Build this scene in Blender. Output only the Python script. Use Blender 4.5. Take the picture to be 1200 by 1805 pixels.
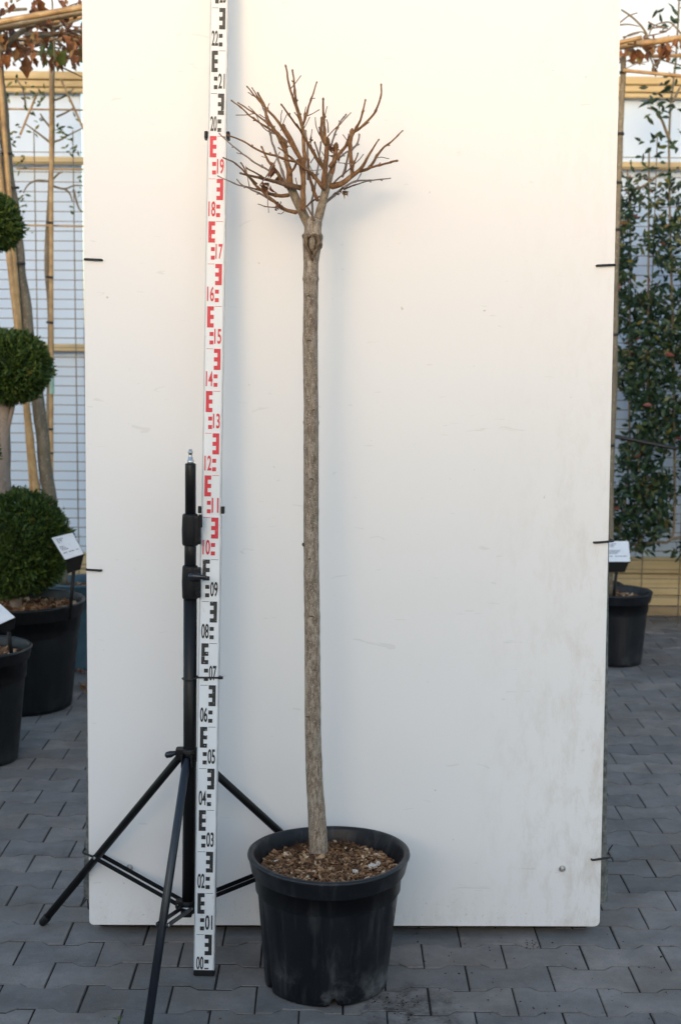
import bpy, math, random
import numpy as np
from mathutils import Vector, Matrix, noise

for o in list(bpy.data.objects): bpy.data.objects.remove(o)
SC = bpy.context.scene
COL = SC.collection
rng = random.Random(7)

# ------------------------------------------------------------------ camera
FPX, PIT, ROL, CH = 2507.0, math.radians(7.0903), math.radians(0.5154), 1.5279
cam_d = bpy.data.cameras.new('camera'); cam = bpy.data.objects.new('camera', cam_d); COL.objects.link(cam)
cam_d.sensor_fit = 'VERTICAL'; cam_d.sensor_height = 36.0; cam_d.sensor_width = 24.0; cam_d.lens = 50.0
cam_d.clip_start = 0.05; cam_d.clip_end = 600
cam.location = (0, 0, CH)
cam.matrix_world = Matrix.Translation((0, 0, CH)) @ Matrix.Rotation(math.pi/2 - PIT, 4, 'X') @ Matrix.Rotation(ROL, 4, 'Z')
cam_d.dof.use_dof = True; cam_d.dof.focus_distance = 3.32; cam_d.dof.aperture_fstop = 5.6
SC.camera = cam

# ------------------------------------------------------------------ light
SUN_AZ, SUN_EL = math.radians(15), math.radians(8)      # azimuth: left of straight behind the camera
sun_dir = Vector((-math.sin(SUN_AZ)*math.cos(SUN_EL), -math.cos(SUN_AZ)*math.cos(SUN_EL), math.sin(SUN_EL)))
W = bpy.data.worlds.new('World'); SC.world = W; W.use_nodes = True
nt = W.node_tree; bg = nt.nodes['Background']
sky = nt.nodes.new('ShaderNodeTexSky'); sky.sky_type = 'NISHITA'; sky.sun_disc = False
sky.sun_elevation = SUN_EL; sky.sun_rotation = math.pi + SUN_AZ  # same direction as the lamp
sky.air_density = 1.0; sky.dust_density = 1.7; sky.ozone_density = 1.6
nt.links.new(sky.outputs[0], bg.inputs[0]); bg.inputs[1].default_value = 0.15
sl = bpy.data.lights.new('sun', 'SUN'); sl.energy = 0.17; sl.angle = math.radians(10); sl.color = (1.0, 0.62, 0.40)
so = bpy.data.objects.new('sun', sl); COL.objects.link(so); so.rotation_euler = sun_dir.to_track_quat('Z', 'Y').to_euler()
so.location = (-3, -10, 6)
SC.render.engine = 'CYCLES'
vs = SC.view_settings; vs.view_transform = 'Standard'; vs.look = 'None'; vs.gamma = 1.0; vs.exposure = 1.91; vs.use_curve_mapping = False

# ------------------------------------------------------------------ pixel -> place (1200 x 1805 photo pixels)
def ray(x, y):
    a, b = x-600, y-902.5
    u = (a*math.cos(ROL)+b*math.sin(ROL))/FPX; v = (-a*math.sin(ROL)+b*math.cos(ROL))/FPX
    return Vector((u, math.cos(PIT)-v*math.sin(PIT), -(math.sin(PIT)+v*math.cos(PIT))))
CP = Vector((0, 0, CH))
def G(x, y, z=0.0):
    d = ray(x, y); return CP + d*((z-CH)/d.z)
def PY(x, y, Y):
    d = ray(x, y); return CP + d*(Y/d.y)
def proj(p):
    x, y, z = p[0], p[1], p[2]-CH
    d = y*math.cos(PIT)-z*math.sin(PIT)
    if d < .05: return (-9e9, -9e9, d)
    v = -(z*math.cos(PIT)+y*math.sin(PIT)); uu = FPX*x/d; vv = FPX*v/d
    return (600+uu*math.cos(ROL)-vv*math.sin(ROL), 902.5+uu*math.sin(ROL)+vv*math.cos(ROL), d)
def mpp(Y, y):                       # metres per photo pixel for a thing at depth Y, seen at row y
    return (PY(600, y, Y)-PY(601, y, Y)).length

# ------------------------------------------------------------------ materials
def mat(name):
    m = bpy.data.materials.new(name); m.use_nodes = True
    n = m.node_tree.nodes; b = n['Principled BSDF']
    return m, m.node_tree, b
class NB:
    """small node helper"""
    def __init__(s, nt): s.nt = nt
    def n(s, t, **k):
        x = s.nt.nodes.new(t)
        for a, v in k.items(): setattr(x, a, v)
        return x
    def l(s, a, b): s.nt.links.new(a, b)
    def noise(s, vec, scale, detail=4, rough=.55, dist=0.0):
        x = s.n('ShaderNodeTexNoise'); x.inputs['Scale'].default_value = scale; x.inputs['Detail'].default_value = detail
        x.inputs['Roughness'].default_value = rough; x.inputs['Distortion'].default_value = dist
        if vec is not None: s.l(vec, x.inputs['Vector'])
        return x.outputs['Fac']
    def mapping(s, vec, scale=(1,1,1), loc=(0,0,0)):
        x = s.n('ShaderNodeMapping'); x.inputs['Scale'].default_value = scale; x.inputs['Location'].default_value = loc
        s.l(vec, x.inputs['Vector']); return x.outputs[0]
    def ramp(s, fac, stops):
        x = s.n('ShaderNodeValToRGB'); e = x.color_ramp.elements
        while len(e) < len(stops): e.new(0.5)
        for i, (p, c) in enumerate(stops):
            e[i].position = p; e[i].color = (c, c, c, 1) if not isinstance(c, tuple) else (*c, 1)
        s.l(fac, x.inputs[0]); return x.outputs[0]
    def mix(s, fac, a, b, mode='MIX'):
        x = s.n('ShaderNodeMix', data_type='RGBA', blend_type=mode)
        for sock, v in ((x.inputs[0], fac), (x.inputs[6], a), (x.inputs[7], b)):
            if isinstance(v, (int, float)): sock.default_value = v
            elif isinstance(v, tuple): sock.default_value = (*v, 1)
            else: s.l(v, sock)
        return x.outputs[2]
    def math(s, op, a, b=None, c=None):
        x = s.n('ShaderNodeMath', operation=op)
        for i, v in enumerate((a, b, c)):
            if v is None: continue
            if isinstance(v, (int, float)): x.inputs[i].default_value = v
            else: s.l(v, x.inputs[i])
        return x.outputs[0]
    def obj(s): return s.n('ShaderNodeTexCoord').outputs['Object']
    def pos(s): return s.n('ShaderNodeNewGeometry').outputs['Position']
    def attr(s, name): return s.n('ShaderNodeAttribute', attribute_name=name).outputs['Fac']
    def orand(s): return s.n('ShaderNodeObjectInfo').outputs['Random']
    def bump(s, h, b, strength=.3, dist=.002):
        x = s.n('ShaderNodeBump'); x.inputs['Strength'].default_value = strength; x.inputs['Distance'].default_value = dist
        s.l(h, x.inputs['Height']); s.l(x.outputs[0], b.inputs['Normal'])

def simple(name, col, rough=.6, metal=0.0, var=.12, scale=25, bump=0.0, bd=.001, spec=.5):
    m, t, b = mat(name); k = NB(t)
    f = k.noise(k.pos(), scale, 5)
    lo = tuple(c*(1-var) for c in col); hi = tuple(min(1, c*(1+var)) for c in col)
    k.l(k.ramp(f, [(.3, lo), (.7, hi)]), b.inputs['Base Color'])
    b.inputs['Roughness'].default_value = rough; b.inputs['Metallic'].default_value = metal
    b.inputs['Specular IOR Level'].default_value = spec
    if bump: k.bump(k.noise(k.pos(), scale*6, 4), b, bump, bd)
    return m
M = {}
def m_board():
    m, t, b = mat('white_board'); k = NB(t); p = k.obj()
    base = k.ramp(k.noise(p, 1.5, 3), [(.3, (.804, .776, .760)), (.7, (.828, .800, .782))])
    # dirt: worn in around the right and bottom edges, plus a few faint scuffs
    sx = k.n('ShaderNodeSeparateXYZ'); k.l(p, sx.inputs[0])
    ex = k.n('ShaderNodeMapRange'); ex.inputs[1].default_value = .30; ex.inputs[2].default_value = .68; k.l(sx.outputs[0], ex.inputs[0])
    lowz = k.n('ShaderNodeMapRange'); lowz.inputs[1].default_value = 1.5; lowz.inputs[2].default_value = .2; k.l(sx.outputs[2], lowz.inputs[0])
    bt = k.n('ShaderNodeMapRange'); bt.inputs[1].default_value = .14; bt.inputs[2].default_value = .0; k.l(sx.outputs[2], bt.inputs[0])
    edge = k.math('MAXIMUM', k.math('MULTIPLY', ex.outputs[0], k.math('ADD', lowz.outputs[0], .25)), k.math('MULTIPLY', bt.outputs[0], .85))
    streak = k.ramp(k.noise(k.mapping(p, (22, 22, 9)), 1.0, 9, .76, .25), [(.47, 0.0), (.72, 1.0)])
    f = k.math('MULTIPLY', k.math('MULTIPLY', streak, edge), .40)
    c = k.mix(f, base, (.42, .31, .19))
    sp = k.ramp(k.noise(k.mapping(p, (1, 1, .8)), 60, 2, .5), [(.775, 0.0), (.80, 1.0)])
    c = k.mix(k.math('MULTIPLY', sp, .5), c, (.35, .27, .18))
    # fine dark scuffs and pin marks
    sc = k.ramp(k.noise(k.mapping(p, (9, 9, 42)), 1.0, 3, .5, 1.5), [(.70, 0.0), (.735, 1.0)])
    c = k.mix(k.math('MULTIPLY', sc, .14), c, (.3, .27, .23))
    spl = k.ramp(k.noise(k.mapping(p, (1, 1, 1), (2,0,1)), 150, 3, .6), [(.64, 0.0), (.70, 1.0)])
    c = k.mix(k.math('MULTIPLY', k.math('MULTIPLY', spl, bt.outputs[0]), .55), c, (.20, .16, .12))
    k.l(c, b.inputs['Base Color'])
    r = k.ramp(k.noise(p, 6, 4), [(.3, .42), (.7, .56)]); k.l(r, b.inputs['Roughness'])
    b.inputs['Specular IOR Level'].default_value = .35
    k.bump(k.noise(p, 3, 2), b, .05, .01)
    return m
M['board'] = m_board()
M['board_edge'] = simple('board_edge', (.46, .36, .22), .75, var=.25, scale=40)
def m_paver():
    m, t, b = mat('paver_concrete'); k = NB(t); p = k.pos()
    r = k.math('FRACT', k.math('ADD', k.orand(), k.attr('rnd')))
    tint = k.ramp(r, [(0, (.136, .126, .120)), (.30, (.176, .160, .149)), (.62, (.210, .184, .165)), (1, (.156, .145, .139))])
    cl = k.ramp(k.noise(p, 7, 8, .66), [(.30, .66), (.70, 1.30)])
    c = k.mix(1.0, tint, cl, 'MULTIPLY')
    c = k.mix(k.ramp(k.noise(p, 3.1, 5, .65), [(.46, 0.0), (.72, .65)]), c, (.125, .098, .074))
    c = k.mix(k.ramp(k.noise(p, 17, 5, .7, .5), [(.60, 0.0), (.78, .45)]), c, (.24, .235, .23))
    c = k.mix(k.ramp(k.noise(k.mapping(p, (1,1,1), (7,3,0)), 23, 6, .75, .8), [(.62, 0.0), (.72, .55)]), c, (.06, .052, .045))
    c = k.mix(k.ramp(k.noise(p, 340, 2, .6), [(.56, 0.0), (.76, .6)]), c, (.21, .21, .215))
    c = k.mix(k.ramp(k.noise(p, 260, 2, .6), [(.60, 0.0), (.74, .55)]), c, (.045, .045, .05))
    # wet soil washed out of the drain holes of the planter
    v = k.n('ShaderNodeVectorMath', operation='DISTANCE'); k.l(p, v.inputs[0]); v.inputs[1].default_value = (.165, 3.085, 0)
    ring = k.ramp(k.math('ADD', v.outputs['Value'], k.math('MULTIPLY', k.noise(p, 14, 5, .6), .14)), [(.10, .85), (.155, .45), (.175, .75), (.20, 0.0)])
    c = k.mix(k.math('MULTIPLY', ring, k.ramp(k.noise(p, 26, 5, .7), [(.42, 0.0), (.62, 1.0)])), c, (.035, .030, .026))
    k.l(c, b.inputs['Base Color'])
    b.inputs['Roughness'].default_value = .78; b.inputs['Specular IOR Level'].default_value = .4
    k.bump(k.noise(p, 220, 5, .7), b, .35, .002)
    return m
M['paver'] = m_paver()
def m_joint():
    m, t, b = mat('joint_sand'); k = NB(t); p = k.pos()
    c = k.ramp(k.noise(p, 90, 5, .7), [(.3, (.004, .004, .004)), (.62, (.013, .011, .010)), (.82, (.05, .04, .03))])
    c = k.mix(k.ramp(k.noise(p, 5, 3), [(.66, 0.0), (.74, .7)]), c, (.035, .045, .012))
    k.l(c, b.inputs['Base Color']); b.inputs['Roughness'].default_value = .95
    return m
M['joint'] = m_joint()
M['ground'] = simple('packed_ground', (.11, .105, .10), .9, var=.3, scale=4)
def m_potplastic(name, col, scuff=.5):
    m, t, b = mat(name); k = NB(t); p = k.obj()
    c0 = k.ramp(k.noise(p, 7, 5), [(.3, tuple(c*.8 for c in col)), (.7, tuple(c*1.3 for c in col))])
    st = k.ramp(k.noise(k.mapping(p, (26, 26, 2.6)), 1.0, 7, .68, .3), [(.52, 0.0), (.78, 1.0)])
    ch = k.ramp(k.noise(p, 11, 6, .7), [(.50, 0.0), (.70, 1.0)])
    sx = k.n('ShaderNodeSeparateXYZ'); k.l(p, sx.inputs[0])
    lo = k.n('ShaderNodeMapRange'); lo.inputs[1].default_value = .10; lo.inputs[2].default_value = .0; k.l(sx.outputs[2], lo.inputs[0])
    sc = k.ramp(k.noise(k.mapping(p, (70, 70, 7)), 1.0, 6, .75, 1.0), [(.63, 0.0), (.70, 1.0)])
    spk = k.ramp(k.noise(p, 230, 2, .5), [(.73, 0.0), (.77, 1.0)])
    st = k.math('ADD', k.math('MULTIPLY', st, .8), k.math('ADD', k.math('MULTIPLY', sc, .5), k.math('MULTIPLY', spk, .8)))
    f = k.math('MULTIPLY', k.math('ADD', k.math('MULTIPLY', st, .45), k.math('MULTIPLY', k.math('MULTIPLY', ch, lo.outputs[0]), 1.1)), scuff)
    k.l(k.mix(f, c0, (.20, .20, .20)), b.inputs['Base Color'])
    k.l(k.ramp(k.noise(p, 15, 5), [(.3, .34), (.7, .50)]), b.inputs['Roughness'])
    b.inputs['Specular IOR Level'].default_value = .42
    k.bump(k.noise(p, 120, 4), b, .10, .001)
    return m
M['pot'] = m_potplastic('pot_plastic', (.0045, .0055, .0085), .75)
M['pot_dark'] = m_potplastic('pot_plastic_dark', (.003, .0034, .0046), .15)
M['pot_grey'] = m_potplastic('pot_plastic_grey', (.006, .0075, .011), .2)
M['pot_blue'] = m_potplastic('pot_plastic_blue', (.055, .105, .135), .2)
def m_bark(name, stops, scale=40, stretch=.35, lent=.5, bump=.6):
    m, t, b = mat(name); k = NB(t); p = k.obj()
    f = k.noise(k.mapping(p, (1, 1, stretch)), scale, 7, .68)
    c = k.ramp(f, stops)
    le = k.ramp(k.noise(k.mapping(p, (1, 1, .8)), scale*3.2, 3, .6), [(.56, 0.0), (.66, lent)])
    c = k.mix(le, c, (.40, .35, .28))
    dk = k.ramp(k.noise(k.mapping(p, (1, 1, .6)), scale*1.7, 5, .7), [(.60, 0.0), (.74, .75)])
    c = k.mix(dk, c, (.055, .04, .03))
    k.l(c, b.inputs['Base Color']); b.inputs['Roughness'].default_value = .82; b.inputs['Specular IOR Level'].default_value = .25
    k.bump(k.math('ADD', f, k.noise(k.mapping(p, (1, 1, .5)), scale*3, 5, .7)), b, bump, .003)
    return m
def m_trunk():
    m, t, b = mat('trunk_bark'); k = NB(t); p = k.obj()
    f = k.noise(k.mapping(p, (1, 1, .32)), 150, 7, .7)
    c = k.ramp(f, [(.34, (.115, .080, .056)), (.5, (.28, .214, .158)), (.66, (.48, .40, .315))])
    lo = k.noise(k.mapping(p, (1, 1, .7)), 9, 4, .6)
    c = k.mix(k.ramp(lo, [(.42, .0), (.66, .5)]), c, (.175, .135, .102))
    c = k.mix(k.ramp(k.noise(k.mapping(p, (1,1,.5), (3,1,5)), 17, 4, .6), [(.52, .0), (.70, .5)]), c, (.40, .345, .285))
    le = k.ramp(k.noise(p, 330, 2, .5), [(.60, 0.0), (.67, .75)]); c = k.mix(le, c, (.52, .47, .40))
    dk = k.ramp(k.noise(k.mapping(p, (1, 1, .5)), 260, 4, .7), [(.58, 0.0), (.70, .8)]); c = k.mix(dk, c, (.055, .040, .030))
    k.l(c, b.inputs['Base Color']); b.inputs['Roughness'].default_value = .85; b.inputs['Specular IOR Level'].default_value = .2
    k.bump(k.math('ADD', f, k.noise(k.mapping(p, (1, 1, .5)), 380, 5, .7)), b, .8, .0025)
    return m
M['bark'] = m_trunk()
M['bark_limb'] = m_bark('limb_bark', [(.30, (.13, .092, .06)), (.5, (.25, .19, .13)), (.70, (.40, .33, .24))], 150, .55, .5, .8)
M['knot'] = m_bark('knot_bark', [(.25, (.022, .014, .010)), (.5, (.05, .032, .021)), (.75, (.11, .075, .05))], 90)
M['graft'] = m_bark('graft_bark', [(.28, (.055, .034, .021)), (.5, (.15, .098, .060)), (.72, (.31, .225, .15))], 120, .6, .2, 1.0)
M['twig'] = m_bark('twig_bark', [(.28, (.095, .043, .019)), (.5, (.20, .098, .043)), (.70, (.34, .195, .095))], 95, .5, .2, .6)
M['twig_grey'] = m_bark('grey_twig_bark', [(.25, (.15, .105, .085)), (.5, (.25, .19, .16)), (.75, (.34, .27, .23))], 55, .3, .15, .4)
M['twig_dark'] = m_bark('dark_twig_bark', [(.25, (.07, .038, .022)), (.5, (.14, .078, .042)), (.75, (.21, .13, .075))], 55, .3, .15, .4)
M['bark_grey'] = m_bark('grey_trunk_bark', [(.25, (.10, .085, .06)), (.5, (.18, .15, .11)), (.75, (.27, .235, .18))], 30)
M['bark_pale'] = m_bark('pale_trunk_bark', [(.25, (.17, .13, .10)), (.5, (.28, .22, .18)), (.75, (.36, .30, .26))], 26)
def m_chip():
    m, t, b = mat('bark_chips'); k = NB(t)
    r = k.attr('rnd')
    c = k.ramp(r, [(0, (.035, .018, .010)), (.25, (.092, .042, .020)), (.5, (.19, .095, .043)), (.78, (.34, .20, .105)), (.985, (.52, .36, .22)), (.99, (.62, .56, .50))])
    c = k.mix(1.0, c, k.ramp(k.noise(k.pos(), 160, 4), [(.3, .6), (.7, 1.2)]), 'MULTIPLY')
    k.l(c, b.inputs['Base Color']); b.inputs['Roughness'].default_value = .85; b.inputs['Specular IOR Level'].default_value = .3
    return m
M['chip'] = m_chip()
M['soil'] = simple('potting_soil', (.028, .018, .012), .95, var=.5, scale=120)
def m_leaf(name, stops, rough=.5, trans=.25):
    m, t, b = mat(name); k = NB(t)
    c = k.ramp(k.attr('rnd'), stops)
    c = k.mix(1.0, c, k.ramp(k.noise(k.pos(), 60, 3), [(.3, .75), (.7, 1.2)]), 'MULTIPLY')
    k.l(c, b.inputs['Base Color']); b.inputs['Roughness'].default_value = rough; b.inputs['Specular IOR Level'].default_value = .4
    tr = k.n('ShaderNodeBsdfTranslucent'); k.l(c, tr.inputs[0])
    mx = k.n('ShaderNodeMixShader'); mx.inputs[0].default_value = trans
    k.l(b.outputs[0], mx.inputs[1]); k.l(tr.outputs[0], mx.inputs[2])
    k.l(mx.outputs[0], t.nodes['Material Output'].inputs[0])
    return m
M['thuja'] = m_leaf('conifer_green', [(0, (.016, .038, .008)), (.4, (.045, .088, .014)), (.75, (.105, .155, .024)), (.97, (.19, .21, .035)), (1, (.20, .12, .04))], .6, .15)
M['hedge'] = m_leaf('hedge_leaf', [(0, (.008, .022, .012)), (.5, (.017, .044, .020)), (.86, (.036, .068, .024)), (.95, (.085, .105, .026)), (.988, (.15, .13, .03)), (.993, (.18, .05, .035))], .35, .2)
M['leaf_green'] = m_leaf('espalier_leaf', [(0, (.020, .050, .026)), (.5, (.045, .085, .030)), (.75, (.12, .15, .035)), (1, (.20, .19, .04))], .4, .3)
def m_dry():
    m, t, b = mat('dried_leaf'); k = NB(t)
    c = k.ramp(k.math('FRACT', k.math('ADD', k.orand(), k.attr('rnd'))), [(0, (.10, .035, .014)), (.5, (.20, .075, .028)), (.8, (.27, .12, .045)), (1, (.16, .13, .04))])
    c = k.mix(1.0, c, k.ramp(k.noise(k.pos(), 45, 4), [(.3, .6), (.7, 1.2)]), 'MULTIPLY')
    k.l(c, b.inputs['Base Color']); b.inputs['Roughness'].default_value = .7
    return m
M['dry'] = m_dry()
def m_cane():
    m, t, b = mat('bamboo_cane'); k = NB(t); p = k.obj()
    c = k.ramp(k.noise(k.mapping(p, (9, 9, 9)), 2.0, 5, .6), [(.25, (.20, .115, .05)), (.5, (.40, .25, .11)), (.75, (.55, .39, .21))])
    k.l(c, b.inputs['Base Color']); b.inputs['Roughness'].default_value = .5
    return m
M['cane'] = m_cane()
def m_wood(name, a, bcol):
    m, t, b = mat(name); k = NB(t); p = k.pos()
    f = k.noise(k.mapping(p, (2, 30, 30)), 1.0, 6, .65, .5)
    c = k.ramp(f, [(.25, a), (.75, bcol)])
    c = k.mix(k.ramp(k.noise(p, 2.5, 4), [(.5, 0.0), (.75, .5)]), c, tuple(x*.55 for x in a))
    k.l(c, b.inputs['Base Color']); b.inputs['Roughness'].default_value = .75
    return m
M['wood'] = m_wood('timber_rail', (.42, .31, .16), (.60, .48, .28))
M['wood_old'] = m_wood('weathered_board', (.22, .155, .085), (.36, .27, .16))
M['sill'] = simple('shade_dark_timber', (.016, .010, .007), .9, .0, .4, 30)  # brown timber darkened to near black to carry the gap shade
M['galv'] = simple('galvanised_steel', (.30, .31, .31), .55, .6, .35, 55, .3, .001)
M['galv_old'] = simple('weathered_galvanised', (.125, .125, .118), .8, .0, .65, 60, .6, .0015)
M['zinc'] = simple('zinc_bolt', (.55, .55, .54), .35, .9, .25, 400)
M['wire'] = simple('mesh_wire', (.17, .14, .115), .6, .0, .3, 60)
M['black_metal'] = simple('black_anodised', (.007, .007, .008), .38, .0, .2, 30, spec=.25)
M['black_leg'] = simple('black_leg_tube', (.010, .013, .020), .30, .0, .25, 22, spec=.45)
M['black_plastic'] = simple('black_plastic', (.009, .009, .010), .5, .0, .3, 60, .15, .0006, spec=.25)
M['tie'] = simple('black_nylon', (.010, .010, .010), .45, .0, .2, 80)
def m_staff():
    m, t, b = mat('staff_white'); k = NB(t); p = k.pos()
    c = k.ramp(k.noise(p, 3, 3), [(.3, (.72, .725, .74)), (.7, (.78, .785, .79))])
    d = k.ramp(k.noise(k.mapping(p, (1, 1, .4)), 90, 4, .7), [(.62, 0.0), (.75, .45)])
    c = k.mix(d, c, (.42, .40, .38))
    k.l(c, b.inputs['Base Color']); b.inputs['Roughness'].default_value = .4
    return m
M['staff'] = m_staff()
M['staff_edge'] = simple('staff_edge', (.50, .51, .53), .4, .2, .15, 40)
def m_print(name, col, wear):
    m, t, b = mat(name); k = NB(t); p = k.pos()
    f = k.ramp(k.noise(p, 240, 3, .6), [(.66, 0.0), (.70, wear)])
    k.l(k.mix(f, col, (.70, .70, .71)), b.inputs['Base Color']); b.inputs['Roughness'].default_value = .5
    return m
M['ink_black'] = m_print('black_print', (.018, .018, .020), .9)
M['ink_red'] = m_print('red_print', (.62, .022, .045), .25)
M['card'] = simple('label_card', (.70, .72, .76), .4, .0, .06, 30)
M['card_ink'] = simple('label_ink', (.20, .21, .25), .5)
def m_clad():
    m, t, b = mat('translucent_cladding'); k = NB(t); p = k.pos()
    f = k.noise(k.mapping(p, (1, 1, .3)), 1.3, 3)
    c = k.ramp(f, [(.3, (.67, .79, .95)), (.7, (.73, .84, .97))])
    k.l(c, b.inputs['Base Color']); b.inputs['Roughness'].default_value = .45; b.inputs['Specular IOR Level'].default_value = .3
    tr = k.n('ShaderNodeBsdfTranslucent'); k.l(c, tr.inputs[0])
    mx = k.n('ShaderNodeMixShader'); mx.inputs[0].default_value = .26
    k.l(b.outputs[0], mx.inputs[1]); k.l(tr.outputs[0], mx.inputs[2])
    k.l(mx.outputs[0], t.nodes['Material Output'].inputs[0])
    return m
M['clad'] = m_clad()
M['shed'] = simple('shed_sheeting', (.30, .31, .30), .7, .0, .15, 2)
M['shed_roof'] = simple('shed_roofing', (.16, .15, .15), .8, .0, .2, 3)
M['tag'] = simple('pale_green_plastic', (.25, .42, .36), .4, .0, .2, 30)

# ------------------------------------------------------------------ mesh helpers
class MB:
    def __init__(s): s.v = []; s.f = []; s.r = []; s.sm = []
    def add(s, vs, fs, r=0.0, smooth=False):
        o = len(s.v); s.v += [tuple(v) for v in vs]
        for f in fs: s.f.append(tuple(i+o for i in f)); s.r.append(r); s.sm.append(smooth)
    def box(s, c, size, ax=None, r=0.0):
        c = Vector(c); X, Y, Z = ax if ax else (Vector((1,0,0)), Vector((0,1,0)), Vector((0,0,1)))
        h = [x/2 for x in size]; vs = []
        for i in (-1,1):
            for j in (-1,1):
                for k in (-1,1): vs.append(c+X*(i*h[0])+Y*(j*h[1])+Z*(k*h[2]))
        s.add(vs, [(0,1,3,2),(4,6,7,5),(0,4,5,1),(2,3,7,6),(0,2,6,4),(1,5,7,3)], r)
    def bbox(s, c, size, bev, ax=None):
        """box with chamfered edges along its length (Z of the frame)"""
        c = Vector(c); X, Y, Z = ax if ax else (Vector((1,0,0)), Vector((0,1,0)), Vector((0,0,1)))
        a, b, h = size[0]/2, size[1]/2, size[2]/2
        sec = [(-a+bev,-b),(a-bev,-b),(a,-b+bev),(a,b-bev),(a-bev,b),(-a+bev,b),(-a,b-bev),(-a,-b+bev)]
        vs = []
        for z, sc in ((-h, .94), (-h+bev, 1), (h-bev, 1), (h, .94)):
            vs += [c+X*(x*sc)+Y*(y*sc)+Z*z for x, y in sec]
        fs = [tuple(range(7,-1,-1)), tuple(range(24,32))]
        for q in range(3):
            for i in range(8): fs.append((q*8+i, q*8+(i+1)%8, q*8+8+(i+1)%8, q*8+8+i))
        s.add(vs, fs)
    def tube(s, pts, rad, n=8, r=0.0, caps=True, smooth=True, flat=None):
        pts = [Vector(p) for p in pts]
        if isinstance(rad, (int, float)): rad = [rad]*len(pts)
        u = None; vs = []
        for i, p in enumerate(pts):
            a = pts[max(0, i-1)]; b = pts[min(len(pts)-1, i+1)]; t = (b-a)
            if t.length < 1e-9: t = Vector((0,0,1))
            t.normalize()
            if u is None:
                u = t.cross(Vector((0,1,0)) if abs(t.y) < .9 else Vector((1,0,0))).normalized()
            else:
                u = (u - t*u.dot(t)).normalized()
            w = t.cross(u)
            for k in range(n):
                an = 2*math.pi*k/n; vs.append(p+u*(math.cos(an)*rad[i])+w*(math.sin(an)*rad[i]*(flat or 1)))
        fs = []
        for i in range(len(pts)-1):
            for k in range(n): fs.append((i*n+k, i*n+(k+1)%n, (i+1)*n+(k+1)%n, (i+1)*n+k))
        s.add(vs, fs, r, smooth)
        if caps:
            o = len(s.v)-len(vs)
            s.f.append(tuple(o+k for k in range(n-1,-1,-1))); s.r.append(r); s.sm.append(False)
            s.f.append(tuple(o+(len(pts)-1)*n+k for k in range(n))); s.r.append(r); s.sm.append(False)
    def lathe(s, prof, n=48, c=(0,0,0), fn=None, r=0.0):
        vs = []
        for (R, z) in prof:
            for k in range(n):
                an = 2*math.pi*k/n; rr, zz = (R, z) if fn is None else fn(R, z, an)
                vs.append((c[0]+math.cos(an)*rr, c[1]+math.sin(an)*rr, c[2]+zz))
        fs = []
        for i in range(len(prof)-1):
            for k in range(n): fs.append((i*n+k, i*n+(k+1)%n, (i+1)*n+(k+1)%n, (i+1)*n+k))
        s.add(vs, fs, r, True)
    def prism(s, poly, mapf, d0, d1, r=0.0):
        n = len(poly); vs = [mapf(x, y, d0) for x, y in poly]+[mapf(x, y, d1) for x, y in poly]
        fs = [tuple(range(n-1,-1,-1)), tuple(range(n, 2*n))]+[(i, (i+1)%n, n+(i+1)%n, n+i) for i in range(n)]
        s.add(vs, fs, r)
    def leaf(s, p, d, nrm, L, Wd, r=0.0, fold=.25, curl=0.0):
        d = d.normalized(); side = d.cross(nrm)
        if side.length < 1e-6: side = d.orthogonal()
        side.normalize(); up = side.cross(d)
        a = p; t = p+d*L-up*(curl*L); m1 = p+d*(L*.36)+up*(.02*L); m2 = p+d*(L*.70)-up*(curl*.4*L)
        vs = [a, m1+side*(Wd*.46)+up*(fold*Wd*.5), m2+side*(Wd*.36)+up*(fold*Wd*.4), t, m2-side*(Wd*.36)+up*(fold*Wd*.4), m1-side*(Wd*.46)+up*(fold*Wd*.5), m1, m2]
        s.add(vs, [(0,1,6),(1,2,7,6),(2,3,7),(0,6,5),(6,7,4,5),(7,3,4)], r, True)
    def build(s, name, m, parent=None, loc=None):
        me = bpy.data.meshes.new(name); 
        off = Vector(loc) if loc is not None else Vector((0,0,0))
        me.from_pydata([tuple(Vector(v)-off) for v in s.v] if loc is not None else s.v, [], s.f)
        me.polygons.foreach_set('use_smooth', s.sm)
        if any(s.r):
            at = me.attributes.new('rnd', 'FLOAT', 'FACE'); at.data.foreach_set('value', s.r)
        if isinstance(m, (list, tuple)):
            for q in m: me.materials.append(q)
        else: me.materials.append(m)
        me.update()
        o = bpy.data.objects.new(name, me); COL.objects.link(o)
        if loc is not None: o.location = off
        if parent is not None:
            o.parent = parent
            if loc is None or True:
                o.matrix_parent_inverse = Matrix.Translation(parent.location).inverted() if parent.type == 'EMPTY' or parent.location.length else Matrix()
        return o
def inst(name, me, parent, loc):
    o = bpy.data.objects.new(name, me); COL.objects.link(o); o.location = loc; o.parent = parent
    o.matrix_parent_inverse = Matrix.Translation(wloc(parent)).inverted(); return o
def wloc(o):
    return o.location.copy()
def thing(name, label, cat, loc, group=None):
    o = bpy.data.objects.new(name, None); COL.objects.link(o); o.location = loc; o.empty_display_size = .05
    o['label'] = label; o['category'] = cat
    if group: o['group'] = group
    return o
def tag(o, label, cat, group=None):
    o['label'] = label; o['category'] = cat
    if group: o['group'] = group
    return o
def subdiv(pts, k=4):
    """Catmull-Rom through the points"""
    P = [Vector(p) for p in pts]; out = []
    for i in range(len(P)-1):
        a = P[max(0,i-1)]; b = P[i]; c = P[i+1]; d = P[min(len(P)-1,i+2)]
        for j in range(k):
            t = j/k; out.append(.5*((2*b)+(c-a)*t+(2*a-5*b+4*c-d)*t*t+(3*b-a-3*c+d)*t**3))
    out.append(P[-1]); return out

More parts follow.
